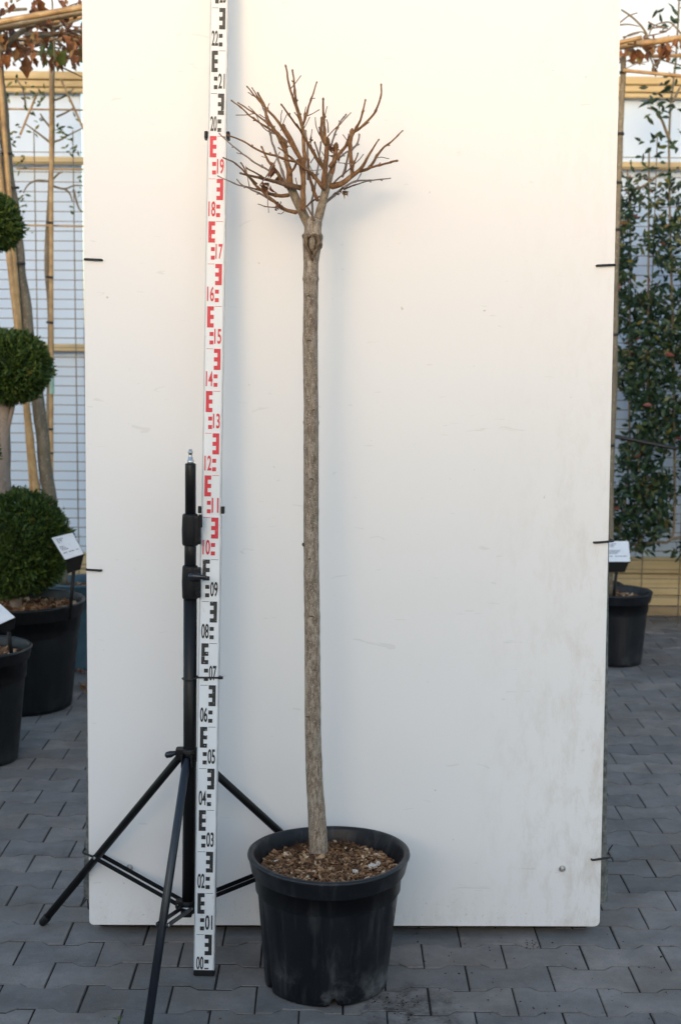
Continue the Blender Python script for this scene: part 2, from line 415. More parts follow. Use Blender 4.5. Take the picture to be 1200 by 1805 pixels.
# ================================================================== SETTING
# ---- ground sheet out to the horizon
g = MB(); g.add([(-150,-120,-.016),(150,-120,-.016),(150,220,-.016),(-150,220,-.016)], [(0,1,2,3)])
o = g.build('ground', M['ground']); o['kind'] = 'structure'
pv = MB(); pv.add([(-7,-3.0,-.0032),(7,-3.0,-.0032),(7,9.5,-.0032),(-7,9.5,-.0032)], [(0,1,2,3)])
pavement = pv.build('pavement', M['joint']); pavement['kind'] = 'structure'

# ---- bone-shaped concrete pavers
PL, PD, PA, PYAW = .2, .12036, .019, math.radians(.2569)
POX, POZ = .12917, 3.42049
def paver_outline(gap, rs):
    hx = PL/2-gap; hi = PD/2+PA/2-gap*1.5; lo = PD/2-PA/2-gap*1.5; f0, f1 = .060, .040
    pts = [(-hx,-hi),(-f0,-hi),(-f1,-lo),(f1,-lo),(f0,-hi),(hx,-hi),(hx,hi),(f0,hi),(f1,lo),(-f1,lo),(-f0,hi),(-hx,hi)]
    return [(x+rs.uniform(-1,1)*.0009, y+rs.uniform(-1,1)*.0009) for x, y in pts]
def paver_geo(rs):
    o = paver_outline(.0014, rs); i = [(x-math.copysign(.0016, x), y-math.copysign(.0022, y)) for x, y in o]
    z0 = [-.03]*12; vs = [(x,y,-.03) for x,y in o]+[(x,y,-.0035) for x,y in o]+[(x,y,0) for x,y in i]
    fs = []
    for q in range(2):
        for k in range(12): fs.append((q*12+k, q*12+(k+1)%12, q*12+12+(k+1)%12, q*12+12+k))
    fs += [(24,25,34,35),(25,26,33,34),(26,27,32,33),(27,28,31,32),(28,29,30,31)]
    return vs, fs
pgeo = [paver_geo(random.Random(100+i)) for i in range(8)]
pmesh = []
for vs_, fs_ in pgeo:
    me = bpy.data.meshes.new('paver'); me.from_pydata(vs_, [], fs_); me.materials.append(M['paver']); pmesh.append(me)
rs = random.Random(3)
cells = []
cy, sy = math.cos(PYAW), math.sin(PYAW)
for n in range(-36, 52):
    for c in range(-30, 31):
        X = POX+(c+.5*(n % 2)+.5)*PL; Y = POZ-n*PD+PA/2+PD/2
        gx, gy = X*cy-Y*sy, X*sy+Y*cy
        if gy > 7.72 or gy < -2.6 or abs(gx) > 5.5: continue
        px, py, d = proj((gx, gy, 0))
        vis = d > 0 and -75 < px < 1275 and 1085 < py < 1850 and (px < 215 or px > 1020 or py > 1610)
        if px < 110 and py < 1255 or px < 30 and py < 1330: vis = False
        cells.append((gx, gy, vis, d))
vis = sorted([c for c in cells if c[2]], key=lambda c: c[3])
near = set((c[0], c[1]) for c in vis[:300])
rest = MB()
for gx, gy, v, d in cells:
    k = rs.randrange(8); dz = rs.uniform(-.0016, .0010); ax, ay = rs.gauss(0,.004), rs.gauss(0,.004)
    flip = rs.random() < .5
    if (gx, gy) in near:
        o = bpy.data.objects.new('paver', pmesh[k]); COL.objects.link(o); o.parent = pavement
        o.location = (gx, gy, dz); o.rotation_euler = (ax, ay, PYAW+(math.pi if flip else 0))
    else:
        vs_, fs_ = pgeo[k]; s = -1 if flip else 1
        # far from the camera the bottom ring is not needed
        rest.add([(gx+s*x*cy-s*y*sy, gy+s*x*sy+s*y*cy, z+dz+x*ay+y*ax) for x, y, z in vs_], fs_, rs.uniform(.01,.99))
o = rest.build('paver_field', M['paver'], pavement); o['kind'] = 'stuff'

# ---- greenhouse wall at the back: translucent sheets, timber rails, base boards
WY = 7.78
gw = thing('greenhouse_wall', 'pale blue translucent greenhouse wall with timber rails behind the wire mesh', 'wall', (0, WY, 0))
for i in range(8):
    b = MB(); b.bbox((-4.9+i*1.4, WY+.03, 2.3), (1.392, .012, 4.0), .002); b.build('cladding_sheet', M['clad'], gw)
def zrow(y, x, Y): return PY(x, y, Y).z
RY = WY-.012
for (y0, y1, dpt) in ((127,142,.05),(143,155,.045),(156,165,.04),(277,291,.05),(606,620,.05)):
    za, zb = zrow(y1,130,RY), zrow(y0,130,RY)
    b = MB(); b.bbox((0, RY-dpt/2+.02, (za+zb)/2), (abs(zb-za)*.96, dpt, 11.2), .006, (Vector((0,0,1)), Vector((0,1,0)), Vector((1,0,0))))
    b.build('timber_rail', M['wood'], gw)
b = MB(); b.bbox((0, WY+.40, .78), (11.2, .02, 1.56), .004); b.build('backlight_blocker', M['shed_roof'], gw)  # unseen dark sheet added to cut backlight through the lower cladding
zs = [0.0, .055, .115, .235, .33]
for a, bz in zip(zs[:-1], zs[1:]):
    for j in range(4):
        b = MB(); b.bbox((-4.2+j*2.8, WY-.03-.006*rng.random(), (a+bz)/2+.002), (bz-a-.006, .03, 2.79), .003, (Vector((0,0,1)), Vector((0,1,0)), Vector((1,0,0))))
        b.build('base_board', M['wood_old'] if a < .05 else M['wood'], gw)

# ---- wire mesh fence in front of it
MY = 7.50
mf = thing('mesh_fence', 'brown wire mesh fence with close horizontal wires in front of the greenhouse wall', 'fence', (0, MY, 0))
wh = MB(); wh.tube([(-4.5,MY,.05),(4.5,MY,.05)], .0021, 6); hw = wh.build('horizontal_wire', M['wire'], mf, (0, MY, .05))
for i in range(1, 49):
    if i*.05+.05 > 2.58: break
    inst('horizontal_wire', hw.data, mf, (0, MY+.002*rng.random(), .05+.05*i))
xs0 = PY(133, 500, MY).x; wv = MB(); wv.tube([(xs0,MY-.006,0),(xs0,MY-.006,2.56)], .0029, 6)
vw = wv.build('vertical_wire', M['wire'], mf, (xs0, MY-.006, 0))
for i in range(-12, 32):
    if i == 0: continue
    inst('vertical_wire', vw.data, mf, (xs0+.2*i, MY-.006, 0))

# ---- unseen building added behind the camera, roof line shaped to shade the yard
SY = -6.0
sh = thing('shade_blocker_shed', 'unseen grey shed with pitched roof added behind the camera to shade the yard', 'shed', (-7.5, SY-3, 0))
gable = [(-15,0),(3.5,0),(3.5,2.55),(-3.7,3.10),(-7.2,4.85),(-15,2.6)]
b = MB(); b.prism(gable, lambda x, z, d: (x, d, z), SY-6, SY); b.build('wall', M['shed'], sh)
b = MB(); b.prism([(3.8,2.54),(3.8,2.64),(-3.72,3.21),(-7.2,4.95),(-15.3,2.62),(-15.3,2.52),(-7.2,4.86),(-3.7,3.11)], lambda x, z, d: (x, d, z), SY-6.2, SY+.2)
b.build('roof', M['shed_roof'], sh)

# ================================================================== BACKDROP BOARD
BL, BR = G(158,1630,.03), G(1056,1633,.03)
T0, T1 = PY(145,0,3.565), PY(1093,0,3.582)
TL, TR = BL+(T0-BL)*1.07, BR+(T1-BR)*1.07
bn = (TR-BL).cross(TL-BR).normalized()
if bn.y > 0: bn = -bn                       # faces the camera
def bpos(u, v, off=0.0):
    a = BL.lerp(BR, u); c = TL.lerp(TR, u); return a.lerp(c, v)+bn*off
def onboard(x, y, off=0.0):
    d = ray(x, y); t = (BL-CP).dot(bn)/d.dot(bn); return CP+d*t+bn*off
bc = (BL+BR)/2
bd = thing('backdrop_board', 'tall off-white photo backdrop board tied to galvanised posts behind the bare tree', 'backdrop', (bc.x, bc.y, 0))
Wd_, Ht_ = (BR-BL).length, ((TL+TR)/2-(BL+BR)/2).length
pol = []
def corner(cx, cz, r, a0, a1, k=4):
    return [(cx+r*math.cos(math.radians(a0+(a1-a0)*i/k)), cz+r*math.sin(math.radians(a0+(a1-a0)*i/k))) for i in range(k+1)]
rr = .011
out = corner(rr, rr, rr, 180, 270)+corner(Wd_-rr*1.3, rr*1.3, rr*1.3, 270, 360)+corner(Wd_-rr, Ht_-rr, rr, 0, 90)+corner(rr, Ht_-rr, rr, 90, 180)
def bmap(x, z, d): return bpos(x/Wd_, z/Ht_, d)
b = MB(); b.prism(out, bmap, 0.0, -.0155)
brd = b.build('board', [M['board'], M['board_edge']], bd, (bc.x, bc.y, bc.z))
n_ = len(out)
for i, p in enumerate(brd.data.polygons):
    p.material_index = 0 if i == 0 else 1
b = MB(); b.prism([( .5*Wd_+(x-.5*Wd_)*.9985, .5*Ht_+(z-.5*Ht_)*.9992) for x, z in out], bmap, .0006, -.0005); o = b.build('laminate_face', M['board'], brd)
o.matrix_parent_inverse = Matrix.Translation(brd.location).inverted()
o.location = (0,0,0)
# posts behind the board (leaning a little outwards), rails and feet
def post(xtop, ytop, xbot, ybot, side):
    a = onboard(xbot, ybot, -.045); c = onboard(xtop, ytop, -.045)
    z = (c-a).normalized(); x = (BR-BL).normalized(); x = (x-z*x.dot(z)).normalized(); y = z.cross(x)
    L = (c-a).length*1.75; w = .042
    ctr = a+z*(L/2)-x*(side*w/2)
    q = MB(); q.bbox(ctr, (w, .05, L), .006, (x,y,z)); po = q.build('post', M['galv_old'], bd)
    q = MB(); q.bbox(a+z*.075-x*(side*(w/2-.002)), (w+.006, .056, .15), .012, (x,y,z))
    q.build('sleeve', M['galv_old'], po).matrix_parent_inverse = Matrix()
    return a, x, z
post(1078.5, 650, 1071, 1596, 1)
post(155.0, 650, 148, 1590, -1)
for v, hh in ((.055, .04), (.93, .04)):
    q = MB(); a = bpos(.03, v, -.095); c = bpos(.97, v, -.095); x = (c-a).normalized()
    q.bbox((a+c)/2, (.04, .03, (c-a).length), .004, (bn, (x.cross(bn)), x)); q.build('rail', M['galv'], bd)
for u in (.12, .88):
    p = bpos(u, .02, -.1); q = MB()
    q.bbox((p.x, p.y+.44, .022), (.05, .82, .044), .006); q.bbox((p.x, p.y+.052, .105), (.03, .03, .17), .004)
    q.tube([(p.x, p.y+.68, .04), (p.x, bpos(u,.9,-.1).y+.02, bpos(u,.9).z)], .016, 8)
    q.build('foot', M['galv'], bd)
a, c = bpos(.012,.0,-.03), bpos(.985,.0,-.03); x = (c-a).normalized(); q = MB()
q.bbox(Vector(((a.x+c.x)/2, (a.y+c.y)/2+.040, .026)), (.05, .03, (c-a).length), .004, (Vector((0,0,1)), Vector((-x.y, x.x, 0)), x)); q.build('sill_beam', M['sill'], bd)  # low beam; its near-black colour stands in for shade under the board
def tie(x0, y0, x1, y1, tail=None):
    q = MB(); a = onboard(x0,y0,.0005); c = onboard(x1,y1,.002); e = onboard(x1,y1,-.035)
    q.tube(subdiv([a-bn*.012, a+bn*.004, a.lerp(c,.15)+bn*.006, a.lerp(c,.6)+bn*.005, c, e], 3), .0028, 7)
    if tail: q.tube([e, e+Vector(tail)], .0018, 6)
    q.build('cable_tie', M['tie'], bd)
tie(180,458.5,150,457); tie(179,1005,153,1003.5); tie(170,1510,147,1502)
tie(1051,468.5,1083,467); tie(1046,956,1080,953.5); tie(1042,1514.5,1075,1510, (.012,0,.02))
q = MB(); p = onboard(150,1590,-.04); q.tube([p+Vector((0,0,.02)), p+Vector((.004,-.01,-.03))], .002, 6); q.tube([p+Vector((.01,0,.01)), p+Vector((-.014,-.01,-.02))], .002, 6); q.build('cable_tie', M['tie'], bd)
for (x, y) in ((229,1529),(990,1531)):
    c = onboard(x, y); q = MB()
    X = (BR-BL).normalized(); Z = bn.cross(X)
    def disc(r, d0, d1, n=6, rot=.2):
        q.prism([(r*math.cos(rot+2*math.pi*i/n), r*math.sin(rot+2*math.pi*i/n)) for i in range(n)], lambda a, e, d: c+X*a+Z*e+bn*d, d0, d1)
    disc(.0085, .0005, .002, 16); disc(.0058, .002, .0075, 6); disc(.0034, .0075, .013, 10)
    q.build('bolt', M['zinc'], bd)

# ================================================================== POTTED TREE
PC = Vector((-.0245, 3.232, 0)); RB = .1465
ZR = PY(579, 1453, PC.y+.188).z
RR = 142.5*mpp(PC.y, 1500)
pc_top = Vector((PY(579.5, 1500, PC.y).x, PC.y, ZR))
ZS = ZR-.042
tree = thing('potted_tree', 'bare standard tree with pollarded twiggy head in dark blue-grey plastic pot', 'potted tree', (PC.x, PC.y, 0))
lean = Vector((pc_top.x-PC.x, 0, 0))
def potprof(RB, RT, RR, H, rimh):
    return [(RB*.55,.003),(RB*.955,.0005),(RB*.99,.004),(RB,.022),(RB+(RT-RB)*.72, H*.70),(RB+(RT-RB)*.73, H*.715),(RB+(RT-RB)*.75+.0045,H*.728),(RT,H-rimh*.85),(RT+.001,H-rimh+.002),(RR-.013,H-rimh-.001),(RR-.011,H-rimh),(RR-.0095,H-rimh+.003),(RR-.003,H-.012),(RR,H-.0075),(RR-.001,H-.003),(RR-.004,H-.0008),(RR-.009,H),(RR-.0135,H-.002),(RR-.016,H-.008),(RR-.028,H-rimh*.9),(RT-.012,H-.10),(RT-.02,H*.55)]
HP = ZR; prof = potprof(RB, .1725, RR, HP, .046)
def flute(R, z, an):
    # shallow vertical flutes below the band, drain notches at the foot, uneven rim
    f = 0
    if .029 < z < HP*.71 and R > RB*.9:
        f = -.0035*(max(0, math.cos(an*11))**5)
    if z < .025 and R > RB*.9:
        nt_ = max(0, math.cos(an*5+.9))**24; z = z+.020*nt_; f -= .006*nt_
    w = .0016*math.sin(2*an+.6)+.0010*math.sin(3*an)
    return R+f+w*(z/HP), z+(.0025*math.sin(2*an+1.1) if z > HP-.06 else 0)
q = MB(); 
vsb = len(q.v); q.lathe(prof, 120, (0,0,0), flute)
q.v = [(x+PC.x+lean.x*z/HP, y+PC.y, z) for x, y, z in q.v]
pot = q.build('pot', M['pot'], tree, (PC.x, PC.y, 0))
q = MB(); q.lathe([(0,ZS-.004),(.08,ZS-.006),(RR-.026,ZS-.018)], 40, (pc_top.x, PC.y, 0)); q.build('soil', M['soil'], tree)
def chips(n, c, R, z0, seed, smin=.008, smax=.024, mound=.008):
    r = random.Random(seed); q = MB()
    for i in range(n):
        a = r.random()*2*math.pi; d = R*math.sqrt(r.random())*.99
        x, y = c[0]+math.cos(a)*d, c[1]+math.sin(a)*d
        L = r.uniform(smin, smax)*(1 if r.random() < .85 else 1.5); w = L*r.uniform(.3,.65); h = r.uniform(.0015,.004)
        z = z0+mound*(1-(d/R)**2)+r.uniform(-.003,.010)+.004*noise.noise(Vector((x*30,y*30,seed)))
        e = Matrix.Rotation(r.random()*6.3, 3, 'Z') @ Matrix.Rotation(r.gauss(0,.45), 3, 'X') @ Matrix.Rotation(r.gauss(0,.45), 3, 'Y')
        ax = [e @ Vector(v) for v in ((1,0,0),(0,1,0),(0,0,1))]
        k = r.uniform(.55,.9); o_ = Vector((x,y,z))
        P2 = [(-L/2,-w/2*k),(L/2*k,-w/2),(L/2,w/2*k),(-L/2*k,w/2)]
        vs = [o_+ax[0]*u+ax[1]*v+ax[2]*hh for hh in (-h/2,h/2) for u, v in P2]
        q.add(vs, [(3,2,1,0),(4,5,6,7),(0,1,5,4),(1,2,6,5),(2,3,7,6),(3,0,4,7)], min(.985, max(.01, r.gauss(.5,.25))) if r.random() > .002 else .999)
    return q
q = chips(3400, (pc_top.x, PC.y), RR-.029, ZS-.004, 5, .006, .019)
r = random.Random(9)
for i in range(150):                                     # fibrous bits at the back of the pot
    a = r.choice((1.9, 1.25, 2.2))+r.gauss(0,.16); d = (RR-.045)*r.uniform(.75,1); p = Vector((pc_top.x+math.cos(a)*d, PC.y+math.sin(a)*d, ZS+.004))
    e = Vector((r.gauss(0,1), r.gauss(0,1), abs(r.gauss(.5,.5)))).normalized()*r.uniform(.015,.035)
    q.tube([p, p+e*.5+Vector((0,0,.004)), p+e], .0006, 3, .2, False)
for (x, y, s_) in ((657,1528,.010),(666,1524,.007),(626,1538,.006)):    # pale stones
    p = G(x, y, ZS+.012); 
    for j in range(3):
        e = Matrix.Rotation(r.random()*6, 3, r.choice('XYZ')); q.box(p+Vector((r.uniform(-1,1)*s_*.5, 0, r.uniform(0,.004))), (s_*1.3, s_, s_*.7), [e@Vector(v) for v in ((1,0,0),(0,1,0),(0,0,1))], .999)
o = q.build('bark_mulch', M['chip'], tree); o['kind'] = 'stuff'

TB = G(561, 1506, ZS+.004); TY = TB.y
tp = [(562,1512,34),(560.5,1480,32.5),(557,1420,30.5),(554,1376,29.5),(551.5,1280,28.5),(551,1200,28),(550,1100,27.2),(549,1000,27),(548.2,930,26.6),(548.2,850,26.6),(548.6,745,26.4),(547.6,670,26.2),(547,600,26.2),(547.4,540,26),(547.7,492,26.4),(548.2,463,26.4),(549.5,446,30),(551,428,35),(551,414,33),(551.5,402,30.5),(552,394,31),(552.5,388,29),(553,384,22),(553.5,381,9)]
def trunk_mesh(tp, Y, nseg=24, seed=1, nodes=()):
    pts = []; rad = []
    for i in range(len(tp)-1):
        (x0,y0,w0),(x1,y1,w1) = tp[i], tp[i+1]; k = max(2, int(abs(y1-y0)/5))
        for j in range(k):
            t = j/k; pts.append((x0+(x1-x0)*t, y0+(y1-y0)*t, w0+(w1-w0)*t))
    pts.append(tp[-1]); q = MB(); vs = []
    n = nseg
    for (x, y, w) in pts:
        c = PY(x, y, Y); R = w/2*mpp(Y, y)
        for (ny, amp, sg) in nodes: R *= 1+amp*math.exp(-((y-ny)/sg)**2)
        for k in range(n):
            a = 2*math.pi*k/n; e = Vector((math.cos(a), math.sin(a), 0))
            nz = noise.noise(Vector((e.x*1.6, e.y*1.6, c.z*9+seed)))*.045+noise.noise(Vector((e.x*4, e.y*4, c.z*40+seed)))*.03
            vs.append(c+e*(R*(1+nz)))
    fs = []
    for i in range(len(pts)-1):
        for k in range(n): fs.append((i*n+k,(i+1)*n+k,(i+1)*n+(k+1)%n,i*n+(k+1)%n)[::-1])
    fs.append(tuple(range(n))); q.add(vs, fs, 0, True)
    return q
q = trunk_mesh(tp, TY, 28, 1, ((745,.11,3),(491,.12,3.5),(600,.03,6),(848,.03,5),(1085,.03,6),(960,.03,5),(1250,.025,8),(670,.02,5),(417,.09,2.6),(409,-.05,3),(455,.03,3),(560,.02,4),(790,.025,4),(900,.03,4),(1010,.03,5),(1160,.03,5),(1340,.03,6),(1420,.03,6)))
trunk = q.build('trunk', M['bark'], tree)
def knot(x, y, r_, sq=1.3, front=True):
    c = PY(x, y, TY); w = 13.2*mpp(TY, y); q = MB()
    p = Vector((c.x, TY-w*.93 if front else TY, c.z)); R = r_*mpp(TY, y)
    q.lathe([(R*1.5,-.003),(R*1.0,.0012),(R*.55,.0022),(R*.3,.0014),(0.0001,.001)], 12)
    q.v = [(p.x+vx*(1+.35*noise.noise(Vector((vx*300,vy*300,x)))), p.y-vz+.0015*noise.noise(Vector((vx*400,vy*400,y))), p.z+vy*(.8+.4*noise.noise(Vector((vy*200,vx*200,y))))) for vx, vy, vz in q.v]
    q.build('knot', M['bark'], tree)
for (kx, ky, kr) in ((545,603,4.6),(549,846,4.4),(549.5,1087,4.8),(543,1262,3.4),(553,724,3),(544,524,3),(554,1180,3.2),(556,1402,4),(546,985,2.8)):
    knot(kx, ky, kr)
    c = PY(kx, ky, TY); w = 13.4*mpp(TY, ky); q = MB(); R = kr*mpp(TY, ky)
    q.tube([Vector((c.x+R*1.0*math.cos(a_), TY-w*(.965-.12*((c.x+R*math.cos(a_)-PY(548.5,ky,TY).x)/w)**2)-.0012, c.z+R*.75*math.sin(a_)+noise.noise(Vector((a_,kx,ky)))*.0015)) for a_ in [.25+2.6*i/9 for i in range(10)]], [.0003,.0007,.0011,.0013,.0014,.0014,.0013,.0011,.0007,.0003], 5)
    q.build('bark_crease', M['knot'], tree)
# old pruning wound on the swollen head of the trunk: pale heart between two rolled lips of bark
s_ = mpp(TY, 430)
def wp3(x, y, d): return PY(x, y, TY)+Vector((0, -17.4*s_-d, 0))
q = MB(); q.tube([wp3(550.5,y,d) for y, d in ((419,-.004),(421,.0),(426,.0022),(431,.0026),(437,.0018),(442,.0),(445,-.004))], [x*s_ for x in (1.5,4,5.2,5.4,4.6,3,1)], 12, flat=.5); wnd = q.build('pruning_wound', M['bark_limb'], tree)
gr = MB(); vs_ = []; rows_ = ((411,.2),(413,1.02),(416,1.13),(419,1.10),(423,1.04),(427,1.05),(432,1.01),(437,.98),(441,.9))
for (yy_, k_) in rows_:
    c_ = PY(551, yy_, TY); w_ = (16.0 if yy_ < 430 else 17.2-(yy_-430)*.12)*s_
    for j in range(28):
        a_ = 2*math.pi*j/28; n_ = noise.noise(Vector((math.cos(a_)*2.2, math.sin(a_)*2.2, yy_*.16)))*.13+noise.noise(Vector((math.cos(a_)*6, math.sin(a_)*6, yy_*.4)))*.06
        vs_.append(c_+Vector((math.cos(a_), math.sin(a_), 0))*(w_*(k_*(1+n_) if k_ > .5 else .7))+Vector((0,0,noise.noise(Vector((a_*2,yy_,3)))*.004)))
gr.add(vs_, [(i*28+j, i*28+(j+1)%28, (i+1)*28+(j+1)%28, (i+1)*28+j)[::-1] for i in range(len(rows_)-1) for j in range(28)], 0, True)
gr.build('graft_collar', M['graft'], tree)
for sd in (-1, 1):
    q = MB(); P = subdiv([wp3(550.5+sd*2,415,-.003), wp3(550.5+sd*8.5,416.5,.0005), wp3(550.5+sd*11.8,424,.0008), wp3(550.5+sd*10.2,434,.0015), wp3(550.5+sd*6,444,.0018), wp3(550.5+sd*2.4,452,.0), wp3(550.5+sd*1,460,-.004)], 4)
    q.tube([p+Vector((noise.noise(p*160), noise.noise(p*160+Vector((5,0,0))), noise.noise(p*120)))*.0030 for p in P], [s_*(1.1+2.3*math.sin(math.pi*min(1,(i+2)/len(P)))**.7) for i in range(len(P))], 9)
    q.build('bark_lip', M['graft'], tree)
q = MB(); q.tube([wp3(550.5,y,-.0018) for y in (417,420,430,440,447,450)], [x*s_ for x in (1.5,6.5,8,6.5,3,1)], 14, flat=.35); q.build('wound_hollow', M['knot'], tree)
# side bump
q = MB(); c = PY(535.5, 961, TY-.004); q.tube([c+Vector((.008,0,0)), c+Vector((-.001,0,.002)), c+Vector((-.004,0,.003))], [.007,.005,.002], 8); q.build('bud_stub', M['knot'], tree)

# branches traced on a 3.529x enlargement of the crown (origin 380,100); last number pair: depth at base / tip in metres
ZK = 3.5294
BRN = [
 # pale limbs
 ('L', [(604,1120),(574,1040),(526,940),(488,860),(462,795)], 60, 52, 0, -.01),
 ('L', [(606,1120),(630,1035),(660,925),(690,810),(712,730)], 64, 44, 0, .01),
 ('T', [(712,740),(728,690),(742,625),(748,572)], 38, 26, .01, .03),
 ('T', [(464,815),(458,720),(442,640),(432,560)], 46, 24, -.01, -.01),
 # left fan
 ('T', [(432,590),(405,530),(372,470),(330,390),(300,300),(268,232)], 24, 11, .01, .07),
 ('G', [(440,790),(400,670),(355,540),(325,420),(308,350),(290,300)], 17, 9, .02, .12),
 ('T', [(445,560),(400,495),(320,440),(235,382),(170,325),(105,275)], 16, 8, -.02, -.06),
 ('T', [(440,535),(380,465),(300,395),(235,346),(145,290)], 16, 8, .0, .03),
 ('T', [(545,660),(505,600),(470,540),(412,437),(350,358),(285,290),(200,190)], 30, 8, .0, .05),
 ('T', [(420,445),(370,380),(330,340),(270,260),(230,197)], 11, 7, .03, .08),
 ('G', [(470,545),(410,500),(300,445),(250,360),(208,310)], 9, 6, .05, .13),
 # centre
 ('T', [(545,945),(545,860),(548,740),(553,640),(547,540),(540,440),(515,350),(482,260),(460,190),(437,65)], 36, 10, -.03, -.05),
 ('T', [(541,440),(520,370),(503,300),(495,230),(482,92)], 22, 10, -.03, -.01),
 ('T', [(541,430),(562,372),(590,280),(610,220),(628,165)], 17, 8, -.03, .0),
 ('T', [(548,400),(552,360),(560,318)], 9, 5, -.02, .02),
 ('T', [(528,410),(510,375),(494,350)], 9, 6, -.04, -.06),
 ('T', [(685,725),(660,680),(605,595),(555,505),(510,435),(465,375),(415,303)], 22, 10, .0, -.10),
 ('T', [(548,790),(535,700),(515,610),(470,515),(430,440)], 32, 17, .0, .02),
 ('G', [(575,760),(572,650),(572,560),(560,470)], 18, 12, .06, .10),
 # right centre
 ('T', [(670,812),(680,720),(690,620),(692,545)], 38, 28, -.01, -.01),
 ('T', [(690,550),(664,505),(656,440),(660,388)], 26, 13, -.01, .02),
 ('T', [(684,540),(678,470),(672,380),(667,270)], 22, 11, -.02, -.04),
 ('T', [(675,400),(682,350),(694,312)], 7, 4, -.02, .0),
 ('T', [(700,470),(698,430),(693,396)], 8, 6, .0, .02),
 ('T', [(690,505),(735,455),(785,405),(838,352)], 8, 5, -.02, -.03),
 ('G', [(715,565),(745,470),(780,400),(808,363)], 13, 10, .04, .10),
 ('T', [(662,800),(630,720),(580,660),(560,690)], 1, 1, 0, 0),
 ('T', [(660,805),(612,742),(570,705),(500,655),(450,610),(395,570)], 28, 8, -.02, -.09),
 ('T', [(505,655),(440,640),(370,615),(280,588),(180,530),(85,490)], 15, 9, -.05, -.09),
 ('G', [(360,725),(300,690),(240,655),(130,575),(30,482)], 13, 7, .03, .02),
 ('D', [(690,720),(660,660),(640,610),(620,540)], 14, 9, -.03, -.06),
 ('D', [(640,640),(612,590),(590,530),(600,455)], 8, 5, .02, .04),
 ('D', [(680,540),(645,480),(622,430),(620,382)], 8, 5, .0, -.02),
 ('D', [(655,500),(648,470),(643,445)], 8, 6, -.02, -.03),
 ('G', [(605,985),(602,880),(622,770),(640,660),(655,540)], 15, 10, .07, .11),
 ('T', [(632,890),(605,815),(585,740),(575,650)], 24, 15, .02, .05),
 # right fan
 ('T', [(712,680),(760,620),(815,545),(850,480),(905,438),(985,350),(1022,270),(1030,180)], 24, 10, .0, .06),
 ('T', [(838,510),(868,455),(900,395),(915,345),(928,275)], 20, 9, -.01, -.04),
 ('T', [(802,565),(815,530),(826,487)], 11, 7, .01, -.01),
 ('T', [(728,805),(790,785),(850,738),(905,692),(940,635),(975,572),(1010,522)], 42, 8, .0, -.04),
 ('T', [(850,735),(846,670),(838,600),(838,530),(845,478)], 27, 22, .0, -.01),
 ('T', [(890,712),(950,695),(985,650),(1000,615),(1050,560),(1105,515),(1160,462)], 23, 7, .0, .05),
 ('T', [(955,692),(1020,674),(1070,660),(1120,650)], 15, 12, .0, -.05),
 ('T', [(1000,630),(1035,626),(1070,632)], 6, 4, .0, .02),
 ('G', [(685,905),(740,860),(800,812),(870,775),(960,768),(1080,757)], 20, 7, .04, .13),
 ('D', [(800,825),(860,800),(910,785),(960,772)], 12, 5, .08, .14),
 ('G', [(870,782),(895,745),(908,712)], 8, 6, .08, .10),
 ('G', [(790,745),(815,660),(830,600),(880,545),(890,492)], 15, 11, .08, .13),
 ('G', [(745,645),(800,605),(840,580),(880,548)], 12, 12, .07, .12),
 ('D', [(735,785),(790,735),(840,690),(880,650),(918,612)], 11, 5, -.01, -.02),
 ('T', [(850,705),(865,660),(882,606)], 11, 8, -.02, -.04),
 ('G', [(765,660),(805,664),(850,670)], 6, 5, -.03, -.03),
 # lower left
 ('T', [(498,968),(430,948),(370,905),(300,845),(240,790),(160,665)], 26, 8, -.01, -.05),
 ('G', [(430,945),(340,890),(270,848),(200,815),(110,785),(20,742)], 15, 7, .02, -.02),
 ('D', [(525,815),(440,795),(345,770),(250,747),(165,728)], 34, 11, -.03, -.09),
 ('D', [(355,772),(280,742),(200,695)], 12, 9, -.06, -.10),
 ('T', [(450,862),(395,862),(335,850)], 26, 21, .0, .01),
 ('D', [(335,852),(280,832),(225,818),(165,795),(138,768)], 14, 6, .01, .05),
 ('T', [(440,805),(400,745),(360,690),(325,640),(290,570)], 30, 11, .02, .07),
 ('D', [(255,790),(200,735),(130,668),(55,628)], 13, 8, -.04, -.08),
 ('T', [(385,935),(330,935),(270,920)], 9, 5, -.02, -.05),
 ('D', [(525,800),(508,800),(500,758)], 8, 5, -.04, -.05),
 ('T', [(462,730),(490,690),(505,655)], 17, 14, -.02, -.04),
 ('G', [(275,800),(330,720),(395,600)], 7, 6, -.08, -.11),
 ('D', [(405,460),(440,365)], 6, 4, .03, .02),
 ('G', [(408,440),(406,400),(412,335)], 7, 6, .04, .07),
 ('D', [(600,985),(570,930),(610,1010)], 8, 10, -.03, -.03),
 ('D', [(560,935),(600,900),(640,870)], 12, 10, -.01, .04),
 ('G', [(330,970),(325,900),(322,850)], 4, 3, -.05, -.05),
 ('D', [(425,965),(410,978),(392,975)], 6, 3, -.02, -.04),
 ('G', [(560,700),(600,708),(650,704)], 6, 4, -.06, -.06),
 ('D', [(590,660),(608,630),(612,600)], 7, 5, -.04, -.05),
]
bmat = {'L': M['bark_limb'], 'T': M['twig'], 'G': M['twig_grey'], 'D': M['twig_dark']}
r = random.Random(21)
